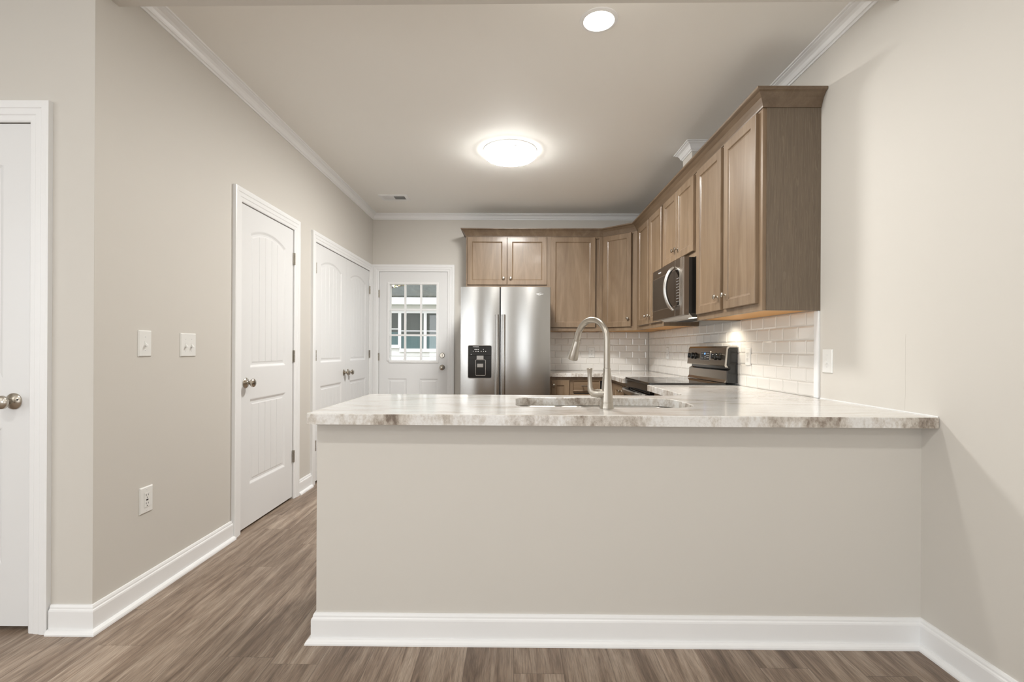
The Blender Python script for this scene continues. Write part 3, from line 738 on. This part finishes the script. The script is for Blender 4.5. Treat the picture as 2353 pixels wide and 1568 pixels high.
# pencil line of caulk where the worktop meets the right wall
struct(bx('trim_7', (XR - .0035, 1.836, CT - .0002), (XR - .0003, 2.545, CT + .004), M['white']), 'thin white caulk line where granite meets the right wall', 'caulk line')

# small steel support clips under the front granite edge
for cx_, lab in ((-0.765, 'small steel clip under the left end of the front granite'), (0.52, 'tiny dark screw head under the middle of the granite edge'), (1.20, 'tiny dark screw head under the right part of the granite edge')):
    q = one('support_clip', lambda b: b.lathe(frame((cx_, 1.893, .8618), (1, 0, 0), (0, 0, -1), (0, 1, 0)), [(0, 0), (.018, 0), (.017, .004), (.008, .008), (0, .009)] if cx_ < 0 else [(0, 0), (.005, 0), (.004, .005), (0, .006)], 16), M['chromehinge'] if cx_ < 0 else M['slot'], None, (cx_, 1.893, .8618))
    tag(q, lab, 'bracket')
# ------------------------------------------------------------------ sink and faucet
sk = thing('kitchen_sink', (0.40, 2.32, 0.86), 'double bowl stainless undermount sink in the front worktop', 'sink')
b1 = (0.012, 2.101, 0.382, 2.512); b2 = (0.420, 2.101, 0.793, 2.512)
def bl(q, i, rs): return rrect(q[0] + i, q[1] + i, q[2] - i, q[3] - i, rs, 7)
one('flange', lambda b: b.plate(FZ, rrect(-.012, 2.078, .818, 2.535, .08, 7), [bl(b1, 0, .07), bl(b2, 0, .07)], 0.8565, 0.8610), M['sink'], sk)
for q in (b1, b2):
    def f(b):
        R = [(0.0, .8610), (0.004, .853), (0.008, .80), (0.012, .70), (0.022, .675), (0.05, .666), (0.10, .663)]
        b.loops([[Vector((x, y, z)) for x, y in bl(q, i, max(.02, .07 - i * .4))] for i, z in R], False, True, True)
    bw = one('bowl', f, M['sink'], sk)
    cx, cy = (q[0] + q[2]) / 2, (q[1] + q[3]) / 2
    one('drain', lambda b: b.lathe(frame((cx, cy, .6635), (1, 0, 0), (0, 0, 1), (0, 1, 0)), [(0, 0), (.044, 0), (.044, .003), (.036, .003), (.030, .0008), (0, .0008)], 24), M['nickel'], bw)

fa = thing('kitchen_faucet', (0.385, 2.052, CT), 'tall brushed nickel gooseneck faucet with side lever behind the sink', 'faucet')
fx, fy = 0.385, 2.052
fz = frame((fx, fy, CT), (1, 0, 0), (0, 0, 1), (0, 1, 0))
one('body', lambda b: b.lathe(fz, [(0, 0), (.0295, 0), (.0300, .003), (.0285, .012), (.0268, .022), (.0262, .025), (.0275, .0265), (.0270, .029), (.0255, .040), (.0225, .075), (.0190, .115), (.0163, .145), (.0150, .158), (.0158, .165), (.0152, .169), (0, .169)], 36), M['nickelf'], fa)
D = Vector((-0.60, 0.80, 0)).normalized(); Rr = 0.088
base = Vector((fx, fy, 0)); pts = []; zc = 1.279 - Rr
for k in range(6): pts.append(base + Vector((0, 0, CT + .170 + (zc - CT - .170) * k / 5)))
for k in range(1, 21):
    t = PI * 0.925 * k / 20
    pts.append(base + D * (Rr - Rr * math.cos(t)) + Vector((0, 0, zc + Rr * math.sin(t))))
tdir = (pts[-1] - pts[-2]).normalized()
pts += [pts[-1] + tdir * .018]
rad = [.0133] * len(pts)
one('gooseneck', lambda b: b.tube(pts, rad, 22), M['nickelf'], fa)
e = pts[-1]
def f(b):
    q = tdir.orthogonal().normalized(); q2 = tdir.cross(q)
    fs = frame(e, q, tdir, q2)
    b.lathe(fs, [(0, -.001), (.0150, -.001), (.0152, .004), (.0142, .007), (.0150, .009), (.0175, .035), (.0215, .070), (.0228, .086), (.0222, .092), (.0190, .0945), (0, .0945)], 32)
sh = one('spray_head', f, M['nickelf'], fa)
q = tdir.cross(Vector((0, 0, 1))).normalized()
one('button', lambda b: b.lathe(frame(pts[-4] + Vector((.004, -.0128, 0)), (1, 0, 0), (.2, -1, 0)), [(0, 0), (.0028, 0), (.0028, .0012), (0, .0012)], 12), M['slot'], fa)
lv = [(fx - .004, fy, .966), (fx - .028, fy, .966), (fx - .046, fy, .966), (fx - .058, fy, .9685), (fx - .067, fy, .978), (fx - .070, fy, .992), (fx - .071, fy, 1.02), (fx - .072, fy, 1.045), (fx - .0725, fy, 1.062), (fx - .0725, fy, 1.070), (fx - .0725, fy, 1.072)]
one('lever_handle', lambda b: (b.tube(lv, [.019, .0185, .0178, .0165, .0135, .0105, .0088, .0090, .0105, .0125, .0105], 22),
     b.lathe(frame((fx - .0375, fy, .966), (0, 1, 0), (-1, 0, 0)), [(.0180, 0), (.0196, 0), (.0196, .0022), (.0180, .0022)], 24)), M['nickelf'], fa)

# ------------------------------------------------------------------ tile backsplash
def tiles(name, fr, u0, u1, v0, v1, start, label, loc, skip=()):
    TW, TH, G = 0.1525, 0.0762, 0.0025
    b = MB(); b.m(M['grout']).box((u0, v0, 0.0003), (u1, v1, 0.0028), fr)
    b.m(M['tile'])
    rows = int(math.ceil((v1 - v0) / TH))
    for k in range(rows):
        a0 = v0 + k * TH + G / 2; a1 = min(v1, v0 + (k + 1) * TH - G / 2)
        if a1 - a0 < .01: continue
        x = start + (TW / 2 if k % 2 else 0) - TW
        while x < u1:
            c0, c1 = max(u0, x + G / 2), min(u1, x + TW - G / 2)
            if c1 - c0 > 0.012: b.rects(fr, c0, a0, c1, a1, [(0, .0005), (0, .0045), (.0085, .0075)], False, True)
            x += TW
    o = b.build(name, None, None, loc); return struct(o, label, 'tile backsplash')
tiles('wall_tile_back', FB(), 0.366, XR - .0085, CT + .0005, CB - .0005, 0.366 - .05, 'white bevelled subway tile on the back wall', (1.0, YB, 1.1))
tiles('wall_tile_right', FR(), 2.586, YB - .0085, CT + .0005, CB - .0005, 2.586, 'white bevelled subway tile on the right wall behind the range', (XR, 4.0, 1.1))
struct(bx('trim_8', (2.549, CT + .0005, 0.0), (2.5855, CB - .0005, 0.011), M['white'], fr=FR(), bev=0.003), 'upright white strip ending the tile on the right wall', 'trim strip')
plate_thing('power_outlet', FR(), 3.312, 1.108, 0.072, 0.117, 'white outlet in the tile right of the range', 'power outlet', None, ('duplex', 1), 0.0077)
plate_thing('power_outlet', FR(), 5.060, 1.118, 0.072, 0.117, 'white outlet plate in the tile left of the range', 'power outlet', None, ('duplex', 1), 0.0077)
plate_thing('power_outlet', FB(), 0.905, 1.118, 0.072, 0.117, 'white outlet in the back wall tile behind the faucet', 'power outlet', None, ('duplex', 1), 0.0077)

# ------------------------------------------------------------------ refrigerator
RX0, RX1, RYF, RZ = -0.551, 0.353, 4.876, 1.775
fg = thing('refrigerator', ((RX0 + RX1) / 2, 5.3, 0), 'stainless side-by-side refrigerator with a black water dispenser', 'refrigerator')
bx('body', (RX0 + .006, RYF + .085, 0.03), (RX1 - .006, YB - .04, RZ - .020), M['fridge_side'], fg, .006)
bx('base_grille', (RX0 + .01, RYF + .05, 0.0), (RX1 - .01, RYF + .12, 0.055), M['blackm'], fg)
FF = frame((0, RYF, 0), (1, 0, 0), (0, -1, 0))
def fdoor(x0, x1, holes=()):
    # slightly bowed front
    def g(b):
        n = 14; z0, z1 = 0.06, RZ
        def prof(x):
            t = (x - x0) / (x1 - x0) * 2 - 1
            return -0.006 - 0.012 * t * t - (0.012 if abs(t) > .999 else 0)
        xs = [x0 + (x1 - x0) * (i / n) for i in range(n + 1)]
        xs = [x0, x0 + .004] + xs[1:-1] + [x1 - .004, x1]
        ring = [(x, prof(x)) for x in xs]
        outl = [(x1, -.080), (x0, -.080)]
        pr = ring + outl
        b.loops([[FF(x, z, n_) for x, n_ in pr] for z in (z0, z0 + .004, z1 - .004, z1)], True, True, True)
    return g
SPL = -0.153
dl = one('freezer_door', fdoor(RX0, SPL - .0035), M['fridge'], fg)
dr = one('fridge_door', fdoor(SPL + .0035, RX1), M['fridge'], fg)
one('gasket', lambda b: b.box((SPL - .004, .07, -.078), (SPL + .004, RZ - .01, -.03), FF), M['blackm'], fg)
for d, hx, s in ((dl, SPL - .0325, 1), (dr, SPL + .0325, -1)):
    def g(b):
        pr = [(-.0185, 0), (-.0185, .018), (-.016, .026), (-.009, .032), (.009, .032), (.016, .026), (.0185, .018), (.0185, 0)]
        b.loops([[FF(hx + a, z, -.012 + n_) for a, n_ in pr] for z in (.66, .664, 1.494, 1.498)], True, True)
    one('handle', g, M['fridge'], d)
DX0, DX1, DZa, DZb = -0.471, -0.236, 0.862, 1.186
dp = one('dispenser_frame', lambda b: b.plate(FF, rrect(DX0 - .004, DZa - .005, DX1 + .004, DZb + .005, .016, 5), [rrect(DX0 + .002, DZa + .001, DX1 - .002, DZb - .001, .012, 5)], -.012, .0015, .001), M['fridge'], fg)
def f(b):
    b.plate(FF, rrect(DX0, DZa, DX1, DZb, .012, 5), [], -.015, -.003)
    b.box((DX0 + .004, 1.088, -.004), (DX1 - .004, DZb - .006, .001), FF, .002)
    b.box((DX0 + .006, 1.048, -.004), (DX1 - .006, 1.084, -.0005), FF, .001)
dpan = one('dispenser_panel', f, M['black'], fg)
bx('dispenser_nozzle', (-.385, 1.047, -.002), (-.316, 1.086, .006), M['fridge'], dpan, .002, FF); bx('ice_lever', (-.381, .968, -.002), (-.319, 1.005, .004), M['fridge'], dpan, .003, FF)
one('dispenser_paddle', lambda b: (b.plate(FF, rrect(-.397, .885, -.296, 1.045, .01, 4), [rrect(-.394, .889, -.299, 1.045 - .003, .008, 4)], -.003, -.001),), M['steel'], dpan)
def f(b):
    for i, (x, z, w) in enumerate(((-.424, 1.171, .060), (-.408, 1.146, .014), (-.390, 1.146, .012), (-.372, 1.146, .008), (-.422, 1.127, .005), (-.398, 1.127, .010), (-.376, 1.127, .012), (-.344, 1.127, .007),
                                  (-.322, 1.146, .006), (-.320, 1.127, .006), (-.300, 1.127, .008))):
        b.box((x, z, .0008), (x + w, z + .0045, .0016), FF)
one('control_marks', f, M['mark'], dpan)
bx('indicator_mark', (-.445, 1.096, .0008), (-.436, 1.1005, .0016), M['mark'], dpan, 0, FF)
ML = Matrix.Translation((0.242, RYF + .0065, 1.705)) @ Matrix.Rotation(PI / 2, 4, 'X')
text('brand_lettering', 'Whirlpool', 0.0165, ML, M['mark'], fg, 0.001)
one('brand_swirl', lambda b: b.plate(frame((0.242, RYF + .008, 1.705), (1, 0, .18), (0, -1, 0)), [(.020 * math.cos(t), .012 * math.sin(t)) for t in [2 * PI * k / 24 for k in range(24)]], [[(.001 + .0188 * math.cos(t), .0108 * math.sin(t)) for t in [2 * PI * k / 24 for k in range(24)]]], 0, .0025), M['mark'], fg)

# ------------------------------------------------------------------ microwave
MW = XR - 1.185   # front distance from wall
mv = thing('microwave_oven', (XR - .2, 3.845, 1.402), 'dark stainless over-range microwave with a curved silver handle', 'microwave')
MY0, MY1, MZ0, MZ1 = 3.468, 4.222, 1.402, 1.816
FM = FR()
bx('body', (MY0 + .002, MZ0 + .012, 0.009), (MY1 - .002, MZ1 - .004, MW - .045), M['black'], mv, .002, FM)
def f(b):
    # front surround: closed slab with rounded vertical edges
    pr = [(MY0, MW - .044), (MY0, MW - .010), (MY0 + .004, MW - .003), (MY0 + .012, MW), (MY1 - .004, MW), (MY1, MW - .004), (MY1, MW - .044)]
    b.loops([[FM(u, z, n) for u, n in pr] for z in (MZ0, MZ1)], True, True)
one('front_surround', f, M['msteel'], mv)
bx('side_strip', (MY0 + .001, MZ0 + .001, MW - .001), (MY0 + .058, MZ1 - .001, MW + .0015), M['steel'], mv, .0007, FM)
bx('door_window', (MY0 + .060, 1.478, MW - .001), (MY1 - .012, 1.742, MW + .0025), M['microglass'], mv, .001, FM)
one('window_trim', lambda b: b.plate(FM, [(MY0 + .059, 1.4745), (MY1 - .008, 1.4745), (MY1 - .008, 1.7455), (MY0 + .059, 1.7455)], [[(MY0 + .0615, 1.4785), (MY1 - .0125, 1.4785), (MY1 - .0125, 1.7415), (MY0 + .0615, 1.7415)]], MW - .001, MW + .0035), M['steel'], mv)
for za, zb in ((MZ0 + .001, 1.476), (1.744, MZ1 - .001)): bx('door_seam', (MY0 + .166, za, MW - .001), (MY0 + .169, zb, MW + .0012), M['steel'], mv, 0, FM)
def f(b):
    for i in range(3):
        for j in range(9):
            b.box((MY0 + .078 + i * .022, 1.505 + j * .021, MW + .002), (MY0 + .086 + i * .022, 1.5075 + j * .021, MW + .0032), FM)
one('keypad_marks', f, M['mark'], mv)
hp = []
for k in range(17):
    t = -1 + 2 * k / 16
    hp.append(FM(MY0 + .185, 1.609 + t * .158, MW + .006 + .064 * (1 - t * t) ** .75))
one('handle', lambda b: b.tube(hp, [.010] + [.0145] * 15 + [.010], 16, sq=1.2), mat('silver_handle', (.72, .71, .69), .25, 1.0), mv)
MT = Matrix(((0, 0, -1, XR - MW - .0012), (-1, 0, 0, 4.02), (0, 1, 0, 1.783), (0, 0, 0, 1)))
text('brand_lettering', 'Whirlpool', 0.017, MT, M['mark'], mv, 0.0006)
one('underside_tray', lambda b: b.loops([[FM(u, z, n) for u, z, n in ((MY0 + .01, 1.4135, .03), (MY1 - .01, 1.4135, .03), (MY1 - .01, 1.4135, MW - .05), (MY0 + .01, 1.4135, MW - .05))],
     [FM(u, z, n) for u, z, n in ((MY0 + .05, 1.388, .07), (MY1 - .05, 1.388, .07), (MY1 - .05, 1.388, MW - .09), (MY0 + .05, 1.388, MW - .09))]]), M['steel'], mv)
def f(b):
    for j in (0, 1):
        for i in range(12):
            u = MY0 + .09 + j * .30 + i * .021
            b.box((u, 1.3868, .12), (u + .010, 1.3882, .24), FM)
one('grease_filter', f, M['slot'], mv)
bx('cooktop_lamp', (MY0 + .085, 1.3855, MW - .135), (MY0 + .165, 1.3885, MW - .10), mat('hood_lamp_lens', (.9, .9, .85), .3, emit=(1, .9, .7), es=3), mv, 0, FM)
l = bpy.data.lights.new('hood_lamp_light', 'SPOT'); l.energy = LAMPS['hood'] * 5.5; l.spot_size = 2.6; l.spot_blend = .6; l.shadow_soft_size = .03; l.color = (1, .9, .74)
o = bpy.data.objects.new('hood_lamp_light', l); COL.objects.link(o); o.location = (XR - .17, MY0 - .06, 1.375); 
o.location = (XR - .17, MY0 + .05, 1.380)
o.rotation_euler = (0, 0, 0)

# ------------------------------------------------------------------ range
rg = thing('kitchen_range', (1.26, 3.845, 0), 'stainless and black electric range with upright control panel', 'range')
GY0, GY1 = 3.4645, 4.2255; GF = XR - 0.946   # front offset from wall
bx('body', (GY0, 0.03, 0.012), (GY1, 0.900, GF - .045), M['black'], rg, .002, FM)
def f(b):
    b.box((GY0 - .003, .9005, .012), (GY1 + .003, .9065, GF), FM, .0015)
    b.plate(lambda u, v, n: FM(u, n, v), rrect(GY0 + .002, .085, GY1 - .002, GF - .004, .015, 4), [], .9065, .917, .002)
one('cooktop', f, M['blackglass'], rg)
def f(b):
    for u, v, r_ in ((GY0 + .19, .20, .075), (GY0 + .19, .46, .10), (GY1 - .19, .20, .075), (GY1 - .19, .46, .10)):
        ring = lambda rr: [(u + rr * math.cos(2 * PI * k / 40), v + rr * math.sin(2 * PI * k / 40)) for k in range(40)]
        b.plate(lambda a, c, n: FM(a, n, c), ring(r_), [ring(r_ - .0025)], .9169, .9173)
one('burner_rings', f, mat('grey_burner_print', (.10, .10, .10), .2), rg)
bx('front_fascia', (GY0, .835, GF - .045), (GY1, .900, GF - .006), M['black'], rg, .004, FM)
od = bx('oven_door', (GY0 + .003, .20, GF - .044), (GY1 - .003, .828, GF - .002), M['black'], rg, .004, FM)
bx('oven_window', (GY0 + .10, .38, GF - .004), (GY1 - .10, .70, GF - .0005), M['blackglass'], od, 0, FM)
bx('storage_drawer', (GY0 + .003, .05, GF - .044), (GY1 - .003, .193, GF - .006), M['dsteel'], rg, .003, FM)
def f(b):
    rings = []
    for k in range(21):
        t = -1 + 2 * k / 20; u = (GY0 + GY1) / 2 + t * .355; n = GF + .012 + .040 * (1 - t ** 4)
        rings.append([FM(u, .815 + dz, n + dn) for dz, dn in ((-.019, -.004), (-.019, .004), (-.010, .008), (.010, .008), (.019, .004), (.019, -.004))])
    b.loops(rings, True, True)
    for s in (-1, 1): b.box(((GY0 + GY1) / 2 + s * .35 - .012, .80, GF - .004), ((GY0 + GY1) / 2 + s * .35 + .012, .83, GF + .018), FM)
one('handle', f, mat('polished_steel_handle', (.62, .60, .57), .2, 1.0), od)
# back guard: (n from wall, z) profile extruded along the width
def ext(b, u0, u1, prof): b.loops([[FM(u, z, n) for n, z in prof] for u in (u0, u1)], True, True)
one('back_housing', lambda b: ext(b, GY0 + .001, GY1 - .001, [(.012, .918), (.080, .918), (.082, 1.005), (.060, 1.015), (.060, 1.035), (.092, 1.040), (.080, 1.165), (.066, 1.180), (.014, 1.180)]), M['black'], rg)
one('riser_panel', lambda b: ext(b, GY0 + .018, GY1 - .004, [(.078, .920), (.098, .920), (.086, .940), (.0835, 1.004), (.078, 1.004)]), M['dsteel'], rg)
cp = one('control_panel', lambda b: ext(b, GY0 + .006, GY1 - .002, [(.080, 1.038), (.098, 1.036), (.100, 1.042), (.086, 1.168), (.074, 1.181), (.066, 1.182), (.066, 1.170)]), M['dsteel'], rg)
one('end_cap', lambda b: ext(b, GY0 - .001, GY0 + .0065, [(.078, 1.028), (.100, 1.030), (.103, 1.040), (.089, 1.170), (.076, 1.184), (.014, 1.184), (.014, 1.172), (.070, 1.172), (.080, 1.16), (.090, 1.045)]), M['steel'], rg)
tv = Vector((0.100 - .086, 0, 1.042 - 1.168))  # slope of the panel
ang = math.atan2(.014, .126)
FC = frame(FM(0, 1.105, .0935), (0, 1, 0), Vector((-math.cos(ang), 0, math.sin(ang) * 1)), Vector((math.sin(ang), 0, math.cos(ang))))
yc = (GY0 + GY1) / 2
one('display', lambda b: b.plate(FC, rrect(yc - .095, -.030, yc + .085, .034, .004, 2), [], -.002, .002), M['black'], cp)
one('display_bezel', lambda b: b.plate(FC, rrect(yc - .100, -.035, yc + .090, .039, .005, 2), [rrect(yc - .095, -.030, yc + .085, .034, .004, 2)], -.002, .003), M['steel'], cp)
one('clock_digits', lambda b: [b.box((yc - .006 + i * .011, .012, .0018), (yc + .001 + i * .011, .025, .003), FC) for i in range(2)], M['blue'], cp)
def f(b):
    for i, (u, v) in enumerate([(-.08, .02), (-.065, .02), (-.05, .02), (-.035, .02), (-.08, .004), (-.065, .004), (-.05, .004), (-.035, .004), (-.08, -.012), (-.065, -.012), (-.05, -.012), (-.02, -.018), (-.005, -.018), (.03, -.018), (.045, -.018), (.06, -.018), (.03, .02), (.045, .02), (.06, .02), (-.005, -.006), (-.02, -.006)]):
        b.box((yc + u, v, .0018), (yc + u + .008, v + .0035, .0028), FC)
one('button_marks', f, M['mark'], cp)
for u in (GY0 + .105, GY0 + .175, GY1 - .105, GY1 - .175):
    fk = lambda a, c, n: FC(u + a, c, n)
    one('knob', lambda b: (b.lathe(fk, [(0, .001), (.027, .001), (.026, .008), (.020, .012), (.0185, .030), (.016, .033), (0, .033)], 24), b.box((-.005, -.020, .012), (.005, .020, .038), fk, .002)), M['black'], cp)

# ------------------------------------------------------------------ outside: neighbour's house, lawn, tree
def m_grass():
    m = mat('winter_grass', (.1, .12, .05), .9); n = N(m)
    n.l(n.ramp(n.noise(n.coord((3, 3, 3)), 4, 5), [(.3, (.10, .11, .05)), (.7, (.22, .21, .11))]), n.b.inputs['Base Color']); return m
struct(bx('ground', (-14, YB + T + .02, -0.6), (14, 34, -0.45), m_grass()), 'grass yard outside the back door', 'ground')
def m_siding():
    m = mat('white_lap_siding', (.8, .8, .78), .6); return m
def m_shingle():
    m = mat('grey_green_shingles', (.2, .2, .2), .9); n = N(m)
    f1 = n.noise(n.coord((16, 30, 30)), 1, 4, .75); f2 = n.noise(n.coord((1.2, 1.2, 1.2)), 1, 3)
    c = n.ramp(f1, [(.35, (.050, .058, .052)), (.65, (.120, .135, .122))]); d = n.ramp(f2, [(.52, (1, 1, 1)), (.68, (1.25, 1.0, .8))])
    n.l(n.mix(c, d, .6, 'MULTIPLY'), n.b.inputs['Base Color']); return m
HY = 13.0
hs = thing('neighbor_house', (-2.3, HY, -0.45), 'white sided house with a grey shingle roof outside the back door', 'house')
FHh = frame((0, HY, 0), (1, 0, 0), (0, -1, 0))
WZ0, WZ1 = 1.16, 2.10
wins = [(-4.30, -3.63, 1.28), (-3.05, -2.40, 1.16), (-2.34, -1.70, 1.16), (-1.55, -0.9, 1.16)]
wins = [(-3.72, -3.12, 1.26), (-3.04, -2.44, 1.16), (-2.36, -1.70, 1.16), (-1.52, -.9, 1.16)]
def f(b):
    z = -0.45
    while z < 1.02:
        b.loops([[FHh(x, z + dz, n) for dz, n in ((0, 0), (0, .024), (.118, .004), (.118, 0))] for x in (-3.98, 2.6)])
        z += .118
    b.box((-3.98, -.45, -4.0), (2.6, 2.36, -0.002), FHh)
    b.box((-3.98, 2.11, -.002), (2.6, 2.30, .012), FHh)
one('siding', f, m_siding(), hs)
pm = mat('teal_grey_window_glass', (.075, .085, .078), .12, spec=.25); cm = mat('teal_curtain', (.085, .15, .155), .7)
for x0, x1, z0 in wins:
    w = one('window', lambda b: (b.plate(FHh, rrect(x0 - .0395, z0 - .06, x1 + .0395, WZ1 + .05, .002, 1), [rrect(x0, z0, x1, WZ1, .002, 1)], 0, .04), b.box((x0 - .0395, z0 - .09, 0), (x1 + .0395, z0 - .055, .07), FHh)), M['white'], hs)
    bx('pane', (x0, z0, .003), (x1, WZ1, .009), pm, w, fr=FHh)
    bx('meeting_rail', (x0, (z0 + WZ1) / 2 - .012, .009), (x1, (z0 + WZ1) / 2 + .012, .02), M['white'], w, fr=FHh)
    one('curtain', lambda b: b.loops([[FHh(x0 + .004 + (x1 - x0 - .008) * k / 20, z, .0095 + .0025 * (k % 2)) for k in range(21)] + [FHh(x1 - .004, z, .0092), FHh(x0 + .004, z, .0092)] for z in (z0 + .005, z0 + (WZ1 - z0) * .40)]), cm, w)
one('gutter', lambda b: b.box((-4.1, 2.30, .0), (2.9, 2.485, .41), FHh, .02), M['white'], hs)
def f(b):
    # roof plane with a sloping left verge
    b.loops([[Vector((x, y, z + t)) for x, y, z in ((-4.06, HY - .38, 2.47), (2.9, HY - .38, 2.47), (2.9, HY + 3.2, 4.25), (1.09, HY + 3.2, 4.25))] for t in (0, .06)])
one('roof', f, m_shingle(), hs)
def m_leaf():
    m = mat('autumn_leaves', (.2, .2, .05), .8); n = N(m)
    n.l(n.ramp(n.noise(n.coord((2, 2, 2)), 3, 3), [(.3, (.10, .14, .03)), (.5, (.32, .30, .10)), (.7, (.50, .42, .25))]), n.b.inputs['Base Color']); return m
tr = thing('tree', (-4.9, 21, -0.45), 'leafy yellow green tree behind the neighbouring roof', 'tree')
def f(b):
    b.tube([(-4.9, 21, -.5), (-4.8, 21, 1.5), (-5.0, 21, 3.2), (-4.8, 21, 5)], [.22, .18, .13, .05], 10)
    for k in range(14):
        a = k * 2.4; z = 2 + .2 * k
        b.tube([(-4.9, 21, z), (-4.9 + 1.1 * math.cos(a), 21 + 1.1 * math.sin(a), z + .6), (-4.9 + 2.0 * math.cos(a), 21 + 2.0 * math.sin(a), z + 1.0)], [.06, .035, .012], 6)
one('trunk', f, mat('grey_bark', (.16, .13, .11), .9), tr)
def f(b):
    rnd = random.Random(3)
    for k in range(2600):
        a = rnd.uniform(0, 2 * PI); h = rnd.uniform(1.9, 6.2); R = 2.5 * math.sqrt(rnd.random()) * (1 - abs(h - 3.8) / 3.6) + .3
        c = Vector((-4.9 + R * math.cos(a), 21 + R * math.sin(a), h)); s = rnd.uniform(.05, .11)
        u = Vector((rnd.gauss(0, 1), rnd.gauss(0, 1), rnd.gauss(0, 1))).normalized() * s; v = u.orthogonal().normalized() * s * .6
        b.face([b.bm.verts.new(c + q) for q in (-u, v, u, -v)])
one('foliage', f, m_leaf(), tr)
bu = thing('bare_shrub', (-2.82, 11.7, -0.45), 'thin leafless shrub in front of the white siding outside', 'shrub')
def f(b):
    rnd = random.Random(5)
    for k in range(16):
        p = Vector((-2.82 + rnd.uniform(-.1, .1), 11.7 + rnd.uniform(-.1, .1), -.45)); P_ = [p.copy()]
        d = Vector((rnd.uniform(-.35, .35), rnd.uniform(-.3, .3), 1)).normalized()
        for j in range(6):
            d = (d + Vector((rnd.uniform(-.6, .6), rnd.uniform(-.2, .2), rnd.uniform(-.2, .2)))).normalized(); p = p + d * .25; P_.append(p.copy())
        b.tube(P_, [.010, .008, .007, .006, .005, .004, .002], 5)
one('twigs', f, mat('brown_twigs', (.22, .15, .09), .9), bu)
